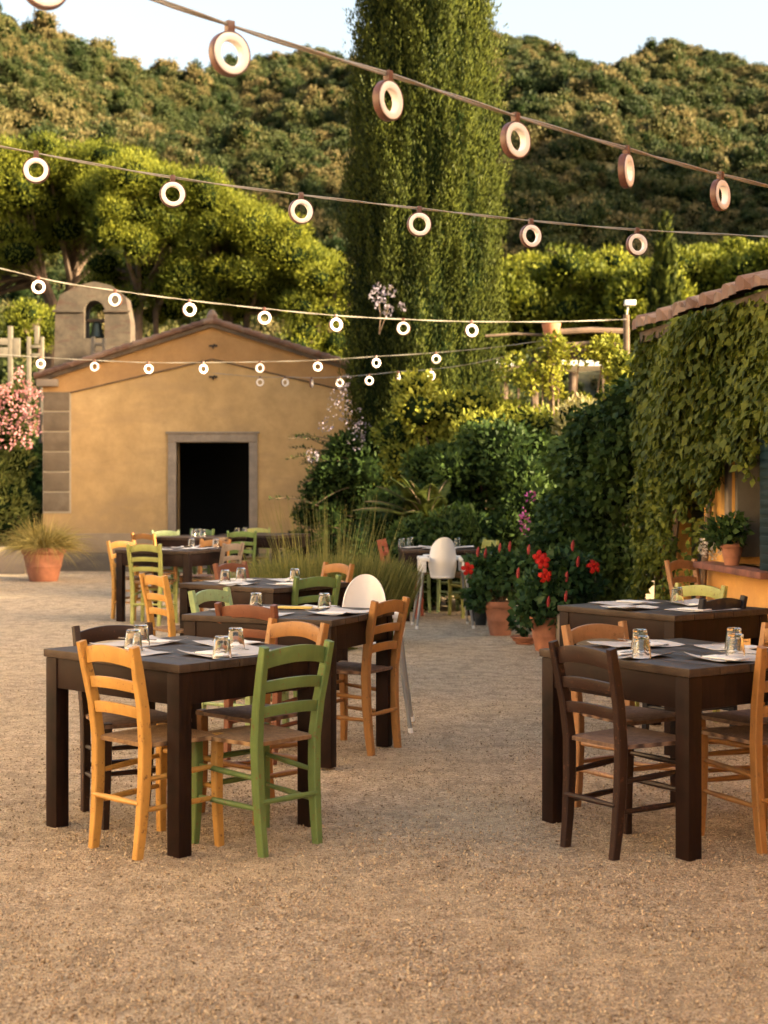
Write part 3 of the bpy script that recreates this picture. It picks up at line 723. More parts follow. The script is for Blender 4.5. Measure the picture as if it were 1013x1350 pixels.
s1 = [(60, -62, 4.27), (303, 33, 4.70), (512, 98, 5.16), (680, 153, 5.62), (826, 196, 6.1), (950, 230, 6.6)]
string('nearest highest cable', s1, [25, 38, 52, 42, 64, 50], [at(-420, -330, 3.6)], [at(1100, 262, 7.4), (3.18, 8.6, 2.95)], 'nearest cable crossing the top of the picture from upper left', .007)
s2 = [(48, 202, 7.96), (228, 234, 8.05), (397, 257, 8.25), (553, 275, 8.55), (700, 291, 8.9), (840, 303, 9.2)]
string('second cable below the top one', s2, [6, 16, 22, 12, 26, 20], [(-4.6, 7.6, 3.7), (-3.0, 7.7, 3.33)], [(2.3, 9.75, 2.98), (3.02, 10.0, 2.98)], 'second cable sagging gently across the big cypress', .006)
s3 = [(51, 366, 14.4), (152, 383, 14.5), (250, 396, 14.6), (349, 407, 14.7), (443, 416, 14.8), (532, 421, 15.0), (622, 424, 15.2)]
string('third cable over the chapel roof', s3, [8, -12, 20, 5, 24, -10, 14], [(-6.5, 14.2, 4.3), (-4.4, 14.3, 3.65)], [at(735, 424, 15.5), at(826, 421, 16.0)], 'third cable stretched above the chapel roof to the lamp post', .006)
s4 = [(54, 471, 21.1), (125, 475, 21.1), (196, 478, 21.1), (268, 478, 21.1), (343, 477, 21.1), (419, 475, 21.1), (496, 470, 21.1), (575, 465, 21.1)]
string('fourth cable in front of the chapel wall', s4, [15, -8, 20, 30, -15, 8, 24, 12], [(-6.4, 21.1, 3.25)], [at(650, 458, 20.8), at(724, 448, 20.2)], 'thin fourth cable running across the chapel facade', .005)
s5 = [(343, 497, 25.3), (376, 497, 24.7), (411, 498, 24.1), (448, 497, 23.4), (487, 494, 22.7), (525, 490, 22.0), (568, 487, 21.4)]
string('fifth, farthest cable below the gable', s5, [10, 30, 75, 20, 8, 72, 30], [(-2.78, 25.88, 3.22)], [at(630, 478, 20.8), at(727, 455, 20.3)], 'farthest cable running from the iron hook on the chapel gable', .005)

# ------------------------------------------------------------------ chapel
FY = 26.1; pf = F/FY
def cx(px): return (px-506.5)/pf
def cz(py): return HC+(HY-py)/pf
ch_ = thing('chapel', 'small ochre chapel with a low gable, grey stone door frame and bell-cote', 'chapel', (cx(280), FY, 0)); X0 = cx(280)
def lx_(px): return cx(px)-X0
xl, xr, ax_ = lx_(57), lx_(503), 0.0; ze, za = cz(500), cz(430)
dl, dr, dt = lx_(233), lx_(329), cz(583)
def local(mb): return mb
MB().prism([(xl, 0), (dl, 0), (dl, dt), (dr, dt), (dr, 0), (xr, 0), (xr, ze), (0, za), (xl, ze)], (0, .4)).obj('wall', M['ochre'], ch_)
sd_ = MB(); sd_.box(xl, xl+.4, .402, 9, 0, ze); sd_.box(xr-.4, xr, .402, 9, 0, ze); sd_.prism([(xl, 0), (xr, 0), (xr, ze), (0, za), (xl, ze)], (9.002, 9.3)); sd_.obj('side_wall', M['ochre_rich'], ch_)
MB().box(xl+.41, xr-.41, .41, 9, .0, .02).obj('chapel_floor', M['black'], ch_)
# raised band of richer ochre that follows the gable
th_ = .42
MB().prism([(xl, ze-.03), (0, za-.02), (0, za-th_-.12), (lx_(93), ze-.22), (xl, ze-.22)], (-.02, -.001)).obj('gable_band', M['ochre_rich'], ch_)
MB().prism([(0, za-.02), (xr, ze-.03), (xr, ze-.22), (lx_(467), ze-.22), (0, za-th_-.12)], (-.0205, -.0012)).obj('gable_band', M['ochre_rich'], ch_)
for s_, xe in ((-1, lx_(93)), (1, lx_(467))):
    MB().sweep([(0, -.022, za-th_-.12), (xe, -.022, ze-.22)], .012, n=6).obj('gable_moulding', M['timber'], ch_)
# quoins: six blocks with pale mortar
zs = [cz(675)+(cz(516)-cz(675))*k/6 for k in range(7)]
MB().box(xl+.0, lx_(94), -.014, .0-.0005, zs[0]-.02, zs[-1]+.02).obj('quoin_mortar', M['mortar'], ch_)
for side in (1,):
    for k in range(6): MB().box(xl+.012, lx_(92), -.032, -.0145, zs[k]+.014, zs[k+1]-.012).obj('quoin', M['quoin'], ch_, bevel=.005)
# plinth and footing
def strip(z0, z1, y0, mat, nm):
    MB().box(xl-.04, lx_(222)-.002, y0, -.0006, z0, z1).obj(nm, mat, ch_, bevel=.012); MB().box(lx_(341)+.002, xr+.04, y0, -.0006, z0, z1).obj(nm, mat, ch_, bevel=.012)
strip(.30, cz(703), -.05, M['plinth'], 'plinth'); strip(-.02, .298, -.10, M['foot'], 'footing')
# door frame (jambs, lintel), step, black panel with the interior shade in its colour
jw = lx_(233)-lx_(222)
MB().box(dl-jw, dl, -.05, .16, 0, dt-.001).obj('door_jamb', M['stone'], ch_, bevel=.008); MB().box(dr, dr+jw, -.05, .16, 0, dt-.001).obj('door_jamb', M['stone'], ch_, bevel=.008)
MB().box(dl-jw, dr+jw, -.052, .16, dt, dt+jw).obj('door_lintel', M['stone'], ch_, bevel=.008)
MB().box(dl-jw-.03, dr+jw+.03, -.07, -.001, dt+jw+.001, dt+jw+.035).obj('door_cornice', M['stone'], ch_, bevel=.006)
MB().box(dl-.1, dr+.1, -.35, .398, -.02, .09).obj('door_step', M['foot'], ch_, bevel=.01)
ins = MB(); ins.box(dl-.9, dr+.9, 2.6, 2.65, .03, dt+.6); ins.obj('interior_black_panel', M['black'], ch_)
# gable hooks
for zz in (cz(459), cz(500)): MB().sweep([(.02, -.0, zz), (.02, -.09, zz), (.05, -.10, zz+.06)], .012, n=6).add(*[[(-.05, -.03, zz+.02), (.09, -.03, zz+.02), (.09, -.03, zz+.05), (-.05, -.03, zz+.05)], [(0, 1, 2, 3)]]).obj('wall_hook', M['iron'], ch_)
# tiled roof: barrel-tile surface on each slope, verge and eave blocks
def tile_slope(x_e, z_e, x_r, z_r, y0, y1, name, parent, pitch=.21, amp=.045, rows=14):
    """barrel tiles: corrugation runs down the slope; rows step"""
    n = int((y1-y0)/pitch*8); mb = MB(); cols = n+1
    ln = math.hypot(x_r-x_e, z_r-z_e); nx, nz = -(z_r-z_e)/ln, (x_r-x_e)/ln
    if nz < 0: nx, nz = -nx, -nz
    rowv = []
    for r_ in range(rows):
        for e, lift in ((0, .028), (1, .0)):
            u = (r_+e*1.0)/rows; base = []
            for i in range(cols):
                y = y0+(y1-y0)*i/n; h = amp*abs(math.sin(math.pi*(y-y0)/pitch))**.7+lift+.008*math.sin(i*1.7+r_*2.3)
                mb.v.append((x_e+(x_r-x_e)*u+nx*h, y, z_e+(z_r-z_e)*u+nz*h)); 
    for r_ in range(rows*2-1):
        for i in range(n): a = r_*cols+i; mb.f.append((a, a+1, a+cols+1, a+cols))
    # close the eave end so the tile mouths read as clay with a dark hollow
    k = len(mb.v)
    for i in range(cols): x, y, z = mb.v[i]; mb.v.append((x_e+nx*.002, y, z_e+nz*.002))
    for i in range(n): mb.f.append((i, i+1, k+i+1, k+i))
    return mb.obj(name, M['tile'], parent, smooth=False)
oh = .12
tile_slope(xl-oh, ze-.0, 0, za+.07, -.13, 9.4, 'roof_tiles', ch_); tile_slope(xr+oh, ze-.0, 0, za+.07, -.13, 9.4, 'roof_tiles', ch_)
for s_, xe in ((-1, xl-oh), (1, xr+oh)):
    V = MB(); ln = math.hypot(xe, za+.07-ze)
    k = int(ln/.16)
    for i in range(k):                       # verge of overlapping clay pieces
        u0, u1 = i/k, (i+1.12)/k; zt = lambda u: ze+(za+.05-ze)*u; xt = lambda u: xe*(1-u)
        V.sweep([(xt(u0), -.12, zt(u0)+.05), (xt(min(u1, 1.0)), -.12, zt(min(u1, 1.0))+.035)], [.052, .044], n=8)
    V.obj('verge_tiles', M['tile'], ch_)
    MB().prism([(xe, ze-.07), (xe, ze-.005), (0, za+.05), (0, za-.02)] if s_ < 0 else [(0, za-.02), (0, za+.05), (xe, ze-.005), (xe, ze-.07)], (-.10, -.021)).obj('verge_board', M['timber'], ch_)
MB().box(lx_(50), lx_(78), -.12, .3, ze-.12, ze+.0).obj('eave_block', M['stone'], ch_, bevel=.01)
MB().lathe([(0, .22), (.05, .2), (.09, .12), (.10, 0), (.0, 0)], 10, (0, -.02, za+.05)).obj('ridge_finial', M['tile'], ch_)
MB().sweep([(0, -.14, za+.10), (0, 9.4, za+.10)], .075, n=10).obj('ridge_tiles', M['tile'], ch_)
# bell-cote behind the left roof slope
BY = 31.0; pb = F/BY
def bxp(px): return (px-506.5)/pb-X0
def bzp(py): return HC+(HY-py)/pb
ol, orr = bxp(111), bxp(138); oc = (ol+orr)/2; rad = (orr-ol)/2; zt = bzp(396)-rad; zb = bzp(446)
arch = [(oc+rad*math.cos(a), zt+rad*math.sin(a)) for a in np.linspace(math.pi, 0, 13)]
out_l = [(bxp(72), 0), (ol, 0), (ol, zt)]+arch[1:7]; gb = MB()
y0b, y1b = BY-FY, BY-FY+.6
ctop = bzp(371)
gb.prism([(bxp(70), 2.2), (ol, 2.2), (ol, zt)]+arch[1:7]+[(oc, ctop), (bxp(104), bzp(376)), (bxp(80), bzp(388)), (bxp(73), bzp(408))], (y0b, y1b))
gb.prism([(orr, 2.2), (bxp(174), 2.2), (bxp(172), bzp(424)), (bxp(166), bzp(392)), (bxp(146), bzp(376)), (oc, ctop)]+arch[6:12]+[(orr, zt)], (y0b, y1b))
gb.prism([(ol, 2.2), (orr, 2.2), (orr, zb), (ol, zb)], (y0b+.001, y1b-.001))
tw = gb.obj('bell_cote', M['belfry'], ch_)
for a, b_ in ((bxp(71), ol-.0), (orr, bxp(172))): MB().box(a-.02, b_, y0b-.05, y0b-.001, bzp(412), bzp(409)).obj('string_course', M['belfry'], tw, bevel=.01)
MB().sweep([(ol, y0b+.3, bzp(421)), (orr, y0b+.3, bzp(421))], .04, n=8).obj('bell_beam', M['timber'], tw)
MB().lathe([(0, .30), (.05, .30), (.09, .26), (.105, .14), (.13, .04), (.15, 0), (.13, 0), (.09, .12), (0, .2)], 20, (oc, y0b+.3, bzp(443))).obj('bell', M['bronze'], tw)

# pale timber railing posts that show above the roof by the bell-cote
def rail_frame(px0, px1, pt, pbm, Y, label, extra=()):
    t = thing('timber_rail', label, 'railing', at((px0+px1)/2, HY, Y), group='pale railings by the bell-cote'); t.location.z = 0; ox = t.location.x
    g = lambda px, py: ((px-506.5)*Y/F-ox, HC+(HY-py)*Y/F)
    for a, b_, c_, d in extra: 
        x0, z1 = g(a, c_); x1, z0 = g(b_, d); MB().box(x0, x1, -.05, .05, z0, z1).obj('rail' if b_-a > d-c_ else 'post', M['oldwood'], t, bevel=.01)
    return t
rail_frame(120, 140, 444, 470, 29.0, 'pale timber H-shaped frame in front of the bell-cote arch', [(120.5, 125.5, 444, 500), (135.5, 139.5, 446, 500), (125.5, 135.5, 452, 456)])
rail_frame(36, 60, 432, 472, 34, 'pale timber frame left of the bell-cote among the pines', [(36, 41, 444, 560), (54, 58, 444, 560), (46, 52, 430, 454), (41, 54, 455, 459), (41, 54, 466, 470)])
rail_frame(-20, 26, 430, 472, 34, 'pale timber fence at the left picture edge below the pine', [(11, 17, 430, 560), (-18, -13, 430, 560), (-13, 11, 446, 455), (-13, 11, 458, 471), (17, 27, 446, 471)])

# ------------------------------------------------------------------ farmhouse on the right
def wx(Y): return 2.46+(14.3-Y)*.112
Wd = Vector((wx(-6)-wx(14.3), -20.3, 0)); Lw = Wd.length; ang = math.atan2(Wd.y, Wd.x)
fh = thing('farmhouse', 'low ochre farmhouse with tiled eave, leafy vine wall and teal shutter', 'house', (wx(14.3), 14.3, 0), ang)
# local axes: +x along the wall toward the camera, +y into the house... (left of travel is east)
def s_of(Y): return (14.3-Y)/20.3*Lw
inn = 1  # local +y points to the house interior side
def wb(Y0, Y1, z0, z1, y0=0, y1=.45, name='wall', mat='ochre_wall', bevel=0): return MB().box(s_of(Y0), s_of(Y1), y0, y1, z0, z1).obj(name, M[mat], fh, bevel=bevel)
wb(14.3, 13.75, 0, 2.75); wb(13.749, 13.02, 2.1, 2.75); wb(13.019, 12.32, 0, 2.75); wb(12.319, 11.42, 0, .85); wb(12.319, 11.42, 1.9, 2.75); wb(11.419, -6, 0, 2.75)
MB().box(0, .4, .452, 6.5, 0, 2.75).obj('end_wall', M['ochre_wall'], fh); MB().box(Lw-.4, Lw, .452, 6.5, 0, 2.75).obj('end_wall', M['ochre_wall'], fh); MB().box(0, Lw, 6.502, 6.9, 0, 2.75).obj('back_wall', M['ochre_wall'], fh)
for sx0 in (.001, Lw-.399): MB().prism([(.0, 2.75), (6.9, 2.75), (3.45, 4.0)], (sx0, sx0+.398), Matrix(((0, 1, 0, 0), (1, 0, 0, 0), (0, 0, 1, 0), (0, 0, 0, 1)))).obj('gable_wall', M['ochre_wall'], fh)
MB().box(s_of(13.748), s_of(13.021), .12, .17, 0, 2.098).obj('door', M['teal'], fh, bevel=.005)
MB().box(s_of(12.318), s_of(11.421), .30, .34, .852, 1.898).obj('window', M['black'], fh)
fr = MB().box(s_of(12.42), s_of(12.33), -.03, .2, .9, 1.9).obj('window_frame', M['stone'], fh, bevel=.005); MB().box(s_of(12.318), s_of(12.26), .02, .22, .905, 1.89).obj('window_sash', M['oldwood'], fh)
MB().box(s_of(12.75), s_of(11.2), -.18, .1, .80, .85).obj('window_sill', M['sill'], fh, bevel=.008)
shx = MB().box(s_of(11.5), s_of(10.95), -.075, -.035, .80, 1.92); 
for k in range(16): shx.box(s_of(11.47), s_of(10.98), -.088, -.076, .86+k*.065, .90+k*.065)
shx.obj('shutter', M['teal'], fh, bevel=.003)
MB().box(s_of(8.6), Lw+.2, .30, 3.0, 2.76, 5.0).obj('shade_storey', M['ochre_wall'], fh); MB().box(s_of(8.6)-.2, Lw+.4, .1, 3.2, 5.002, 5.12).obj('shade_storey_roof', M['tile'], fh)  # unseen storey added to block sky glow from the right
# roof: fascia beam, rafters and barrel tiles
mb = MB(); oh = .22
fb = MB().box(.14, Lw, -oh, -oh+.10, 2.70, 2.80).obj('fascia', M['timber'], fh, bevel=.01)
MB().box(.14, Lw, -oh+.101, .6, 2.755, 2.80).obj('soffit', M['timber'], fh)
def tile_roof_local(yE, zE, yR, zR, L0, L1, nm):
    n = int((L1-L0)/.24*8); cols = n+1; mb = MB(); rows = 11; ln = math.hypot(yR-yE, zR-zE); ny, nz = -(zR-zE)/ln, (yR-yE)/ln
    if nz < 0: ny, nz = -ny, -nz
    for r_ in range(rows):
        for e, lift in ((0, .03), (1, 0)):
            u = (r_+e)/rows
            for i in range(cols):
                x = L0+(L1-L0)*i/n; kk = int((x-L0)/.24); h = .07*abs(math.sin(math.pi*(x-L0)/.24))**.6+lift+.018*math.sin(kk*2.7+r_*1.9)
                push = .035*math.sin(kk*5.1) if (r_ == 0 and e == 0) else 0
                mb.v.append((x, yE+push+(yR-yE)*u+ny*h, zE+(zR-zE)*u+nz*h))
    for r_ in range(rows*2-1):
        for i in range(n): a = r_*cols+i; mb.f.append((a, a+1, a+cols+1, a+cols))
    k = len(mb.v)
    for i in range(cols): x, y, z = mb.v[i]; mb.v.append((x, y, zE+.004))
    for i in range(n): mb.f.append((i, i+1, k+i+1, k+i))
    return mb.obj(nm, M['tile'], fh, smooth=False)
tile_roof_local(-oh-.05, 2.81, 3.45, 4.02, .12, Lw, 'roof_tiles'); tile_roof_local(7.15, 2.81, 3.45, 4.02, .12, Lw, 'roof_tiles')
MB().prism([(-oh, 2.802), (7.1, 2.802), (3.45, 3.97)], (.06, .115), Matrix(((0, 1, 0, 0), (1, 0, 0, 0), (0, 0, 1, 0), (0, 0, 0, 1)))).obj('verge_tiles', M['tile'], fh)
MB().sweep([(.1, 3.45, 4.06), (Lw, 3.45, 4.06)], .09, n=10).obj('ridge_tiles', M['tile'], fh)

va = thing('bounce_block', 'unseen pale block added on the left to bounce sunlight', 'house', (-9, 0, 0))  # unseen building added to bounce warm sunlight into the courtyard
MB().box(-6, 0, -11, 13, 0, 7.5).obj('wall', M['bounce_block'], va); MB().prism([(-6.5, 7.502), (.5, 7.502), (-3, 9)], (-11.4, 13.4)).obj('roof', M['tile'], va)
for k in range(5): f_ = MB().box(.001, .04, -9+k*4.4, -8+k*4.4, 1.0, 2.6).obj('shutter', M['teal'], va); MB().box(.001, .04, -9+k*4.4, -8+k*4.4, 4.4, 5.9).obj('shutter', M['teal'], va)
# vine: leaves hanging over the wall
def world_wall(Y, z, off):    # point off the wall toward the courtyard
    nx, ny = -math.cos(.1116), -math.sin(.1116)
    return np.stack([wx(Y)+nx*off, Y+ny*off, z], 1)
def low_edge(Y):              # lower limit of the leaves along the wall
    return np.interp(Y, [8, 10.5, 11.1, 11.6, 12.2, 12.6, 12.95, 13.1, 13.6, 14.0, 14.4], [1.95, 1.9, 1.88, 1.80, 1.56, 1.42, 1.50, 1.30, 1.28, .5, .0])
ch1 = []
n = 36000; Yv = rng.uniform(6.5, 14.42, n); zlo = low_edge(Yv)+.10*np.sin(Yv*9)+.06*np.sin(Yv*23); zv = zlo+(2.78-zlo)*rng.uniform(0, 1, n)**.9
thick = .10+.22*(.5+.5*np.sin(Yv*2.3+zv*1.7))*(.5+.5*np.sin(zv*3.1+Yv))+.10*rng.uniform(0, 1, n)
Pv = world_wall(Yv, zv, thick*rng.uniform(.5, 1, n)+.03)
bare = (np.sin(Yv*5.3+1)+np.sin(zv*6.1)+rng.normal(0, .6, n) > 1.5) & (zv > 2.35) & (Yv < 11.8)
keep = ~bare; Pv = Pv[keep]; n = len(Pv)
D = np.stack([rng.normal(-.35, .35, n), rng.normal(-.1, .45, n), rng.normal(-.9, .25, n)], 1); N = np.stack([rng.normal(-1, .3, n), rng.normal(-.1, .5, n), rng.normal(.35, .35, n)], 1)
zz = Pv[:, 2]; T = np.clip(.15+rng.uniform(0, .5, n)+.35*np.clip((zz-1.7), 0, 1)*(.5+.5*np.sin(Pv[:, 1]*3)), 0, 1)  # higher leaves turn yellower: sunlit highlights painted into the tint
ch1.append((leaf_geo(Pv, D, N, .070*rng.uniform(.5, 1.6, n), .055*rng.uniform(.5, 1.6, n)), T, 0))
# hanging tendrils in and beside the doorway
for (Yt, z0, z1, of, k) in ((13.35, 1.55, .35, .20, 420), (13.62, 1.5, .75, .26, 220), (13.0, 1.5, .62, .12, 110), (12.72, 1.5, .95, .08, 60), (13.2, 1.5, .25, .30, 150), (14.1, 1.5, .1, .25, 400), (11.55, 2.0, 1.5, .12, 140)):
    u = rng.uniform(0, 1, k); zt_ = z0+(z1-z0)*u; Yp = Yt+.05*np.sin(u*9)+rng.normal(0, .035, k)
    P_ = world_wall(Yp, zt_, of+rng.normal(0, .03, k)); D_ = np.stack([rng.normal(0, .6, k), rng.normal(0, .6, k), rng.normal(-.6, .4, k)], 1)
    ch1.append((leaf_geo(P_, D_, rnd_dirs(k)+np.array([-1, -.5, .2]), .06*rng.uniform(.6, 1.3, k), .045), rng.uniform(.3, 1, k), 0))
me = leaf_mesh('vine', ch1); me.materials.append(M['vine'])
vine = bpy.data.objects.new('vine_leaves', None); C.objects.link(vine); bpy.data.objects.remove(vine)
vo = thing('climbing_vine', 'dense green creeper hanging over the farmhouse wall below the tiled eave', 'vine', (wx(13), 13, 0))
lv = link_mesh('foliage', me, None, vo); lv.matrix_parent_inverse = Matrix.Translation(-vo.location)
st = MB()
for (Y0_, Y1_) in ((14.15, 13.9), (12.9, 12.6), (13.85, 13.3)):
    pp = [world_wall(np.array([Y0_+(Y1_-Y0_)*u+.05*math.sin(u*8)]), np.array([2.5*u]), np.array([.06]))[0] for u in np.linspace(0, 1, 9)]
    st.sweep([tuple(q) for q in pp], [.035-.02*u for u in np.linspace(0, 1, 9)], n=7)
so_ = st.obj('stem', M['bark'], vo); so_.matrix_parent_inverse = Matrix.Translation(-vo.location)

# ------------------------------------------------------------------ plants: helper for things with world-space meshes
def plant(name, label, cat, base, parts, group=None):
    """parts: list of (part name, mesh-making fn returning object)"""
    t = thing(name, label, cat, base, group=group)
    for o in parts: o.parent = t; o.matrix_parent_inverse = Matrix.Translation(-Vector(base))
    return t
def stems(base, tops, r0=.03, r1=.008, mat='bark', name='stem', bend=.1):
    mb = MB()
    for tp in tops:
        b_ = Vector(base); e = Vector(tp); mid = (b_+e)/2+Vector((random.uniform(-bend, bend), random.uniform(-bend, bend), 0))
        mb.sweep([b_, b_.lerp(mid, .6), mid, mid.lerp(e, .6), e], [r0, r0*.85, (r0+r1)/2, r1*1.2, r1], n=7)
    return mb.obj(name, M[mat])
def bush(name, label, cat, boxes, mats, L, W, per, k, rr, group=None, up=.3, stem=True, extra=(), core=True, cs=.78):
    bl = []
    for i, bx_ in enumerate(boxes): bl += bush_blobs(bx_, k, rr, per, L, W, up=up)
    bl += list(extra); fo = foliage_obj('foliage', bl, mats, core=core, corescale=cs)
    base = (boxes[0][0], boxes[0][1], 0); ps = [fo]
    if stem: ps.append(stems(base, [(b_['c'][0], b_['c'][1], max(.1, b_['c'][2])) for b_ in bl[::3]][:9], .03, .01))
    return plant(name, label, cat, base, ps, group)
def P3(px, py, Y): p = at(px, py, Y); return (p.x, p.y, p.z)
# great dark vine-bush between farmhouse and cypress (heart-shaped leaves)
p1 = at(780, 640, 16.6)
bush('vine_bush', 'big dark leafy creeper mound left of the farmhouse doorway', 'bush',
     [(p1.x-.02, 16.9, 1.25, .42, .5, .85), (p1.x-.15, 16.7, .7, .42, .5, .7), (2.25, 15.9, 1.2, .35, .5, 1.0), (2.45, 15.4, 1.9, .3, .4, .7), (1.95, 16.0, .6, .3, .4, .5)], [M['bushdark']], .078, .062, 700, 8, .30, up=-.5)
# bougainvillea / mixed dark shrubs behind high chair
bush('dark_shrub', 'broad dark evergreen shrub behind the back high chair', 'shrub',
     [(1.25, 19.6, 1.35, .85, .6, .95), (.55, 20.0, 1.3, .8, .5, 1.0), (1.3, 19.2, .6, .8, .5, .5), (1.9, 19.3, 1.3, .45, .4, .6), (.3, 19.6, .8, .5, .4, .6), (.62, 18.35, .5, .75, .2, .5)], [M['bushdark']], .09, .045, 520, 10, .34)
bush('laurel_shrub', 'dark shrub with fine leaves right of the fern-like fronds', 'shrub',
     [(1.75, 18.8, 1.0, .45, .4, .8)], [M['bushdark']], .08, .04, 420, 8, .30)
fl = [dict(c=P3(692, 690, 18.2), r=(.06, .06, .17), n=70, L=.035, W=.03, mi=1, nocore=True), dict(c=P3(700, 655, 18.3), r=(.05, .05, .07), n=22, L=.035, W=.03, mi=1, nocore=True)]
bush('purple_shrub', 'dark shrub with a magenta flower spike beside the creeper mound', 'shrub', [(1.60, 18.4, .55, .25, .2, .4)], [M['bushdark'], M['magenta']], .08, .04, 300, 6, .2, extra=fl)
# sunlit lime shrub along the top
bush('lime_shrub', 'sunlit yellow-green shrub under the pergola, right of the cypress', 'shrub',
     [(1.3, 21.2, 2.15, .9, .5, .55), (2.1, 20.9, 2.0, .8, .5, .55), (.7, 21.6, 1.9, .6, .5, .6), (1.6, 21.6, 1.0, 1.2, .5, .8), (2.9, 21.3, 2.1, .5, .4, .5), (1.7, 20.3, 2.0, .6, .3, .35)], [M['bushlime']], .075, .045, 460, 11, .34)
bush('pale_shrub', 'pale pinkish-green flowering shrub below the lamp post', 'shrub',
     [(2.45, 19.6, 2.0, .6, .4, .45), (2.3, 19.7, 1.2, .7, .4, .7)], [M['bushpale']], .085, .035, 420, 10, .30, up=.6)
bush('gold_shrub', 'golden climbing shrub on the lamp post right side', 'shrub',
     [(2.62, 17.5, 2.3, .10, .1, .75), (2.55, 17.5, 1.5, .2, .15, .7)], [M['bushlime']], .06, .04, 260, 10, .14)
bush('round_shrub', 'small yellow-green shrub at the foot of the cypress right side', 'shrub',
     [(.95, 21.0, 2.15, .5, .4, .5), (.5, 21.2, 2.4, .3, .3, .4)], [M['bushlime']], .08, .05, 260, 9, .25)
# wisteria-like climber left of cypress with lilac flowers
fl = []
for (px, py, s_) in ((445, 535, .22), (462, 548, .2), (470, 580, .16), (448, 520, .14), (430, 560, .12), (455, 505, .12), (412, 600, .1), (478, 565, .15)): fl.append(dict(c=P3(px, py, 23.4), r=(s_*.8, s_*.7, s_), n=38, L=.042, W=.036, mi=1, nocore=True))
bush('lilac_climber', 'dark climber with lilac flowers against the chapel wall', 'shrub',
     [(-.75, 23.9, 1.5, .45, .4, .9), (-.35, 23.7, .9, .55, .4, .8), (-.95, 24.2, .7, .6, .4, .6), (-.15, 23.6, 1.8, .3, .3, .6)], [M['bushdark'], M['lilac']], .09, .04, 300, 9, .28, extra=fl)
# sparse arching twigs toward the chapel wall
tw_ = MB(); chs = []
for k in range(34):
    b_ = Vector((rng.uniform(-.9, -.2), 23.8+rng.uniform(-.3, .3), rng.uniform(.5, 2.1))); d = Vector((-rng.uniform(.5, 1.0), rng.uniform(-.3, .1), rng.uniform(-.1, .75))); ln = rng.uniform(.5, 1.15); pp = []
    for i in range(7): u = i/6; pp.append(b_+d*ln*u+Vector((0, 0, -.35*u*u*ln)))
    tw_.sweep(pp, [.010-.006*i/6 for i in range(7)], n=5); m_ = 46
    u = rng.uniform(.15, 1, m_); Pq = np.array([list(b_+d*ln*a+Vector((0, 0, -.35*a*a*ln))) for a in u]); chs.append((leaf_geo(Pq, rnd_dirs(m_)+np.array(d)*.8, rnd_dirs(m_), .065*rng.uniform(.6, 1.2, m_), .022), rng.uniform(.1, 1, m_), 0))
me = leaf_mesh('foliage', chs); me.materials.append(M['bushdark']); fo = link_mesh('foliage', me, None)
plant('arching_shrub', 'thin arching leafy twigs spreading over the chapel wall by the door', 'shrub', (-.6, 23.8, 0), [fo, tw_.obj('stem', M['bark'])])
# fern-like fronds (cycad)
fr_chunks = []; rach = MB(); bc = Vector((.50, 18.9, .95))
for k in range(26):
    az = rng.uniform(0, 2*math.pi) if k > 12 else R(100+k*8+rng.uniform(-5, 5)); el = rng.uniform(.35, 1.35); ln = rng.uniform(.75, 1.1)
    d = Vector((math.cos(az)*math.cos(el), -abs(math.sin(az))*.7*math.cos(el) if k % 2 else math.sin(az)*math.cos(el), math.sin(el)))
    pts_ = [bc+d*ln*u+Vector((0, 0, -.38*u*u*ln)) for u in np.linspace(0, 1, 12)]; rach.sweep(pts_, [.012-.009*i/11 for i in range(12)], n=5)
    m_ = 90
    for sgn in (-1, 1):
        u = np.linspace(.12, .99, m_); Pq = np.array([list(bc+d*ln*a+Vector((0, 0, -.38*a*a*ln))) for a in u]); tang = np.array([list(d+Vector((0, 0, -1.1*a))) for a in u])
        side = np.cross(tang, [0, 0, 1.0]); side = unit(side)*sgn; lw_ = .17*np.sin(np.pi*(u*.88+.08))
        fr_chunks.append((leaf_geo(Pq, side+tang*.45+np.array([0, 0, -.12]), np.cross(side, tang)*sgn+rng.normal(0, .1, (m_, 3)), lw_, .014), np.clip(rng.uniform(.2, .6)+rng.uniform(0, .3, m_), 0, 1), 0))
me = leaf_mesh('frond', fr_chunks); me.materials.append(M['cycas']); fo = link_mesh('frond', me, None)
bush('pergola_climber', 'leafy climber winding over the pergola post and beams', 'climber', [(2.15, 20.35, 3.0, .16, .12, .55), (2.6, 20.4, 3.15, .45, .08, .12), (2.95, 20.4, 2.9, .2, .12, .35), (1.75, 20.4, 2.85, .35, .1, .25)], [M['bushlime']], .065, .045, 130, 7, .15, core=False)
plant('cycad', 'cycad with arching feathery green fronds at the foot of the cypress', 'cycad', (.62, 18.9, 0), [fo, rach.obj('rachis', M['bark']), MB().sweep([(.50, 18.9, 0), (.48, 18.9, .5), (.50, 18.9, .96)], [.17, .15, .12], n=12).obj('trunk', M['bark'])])

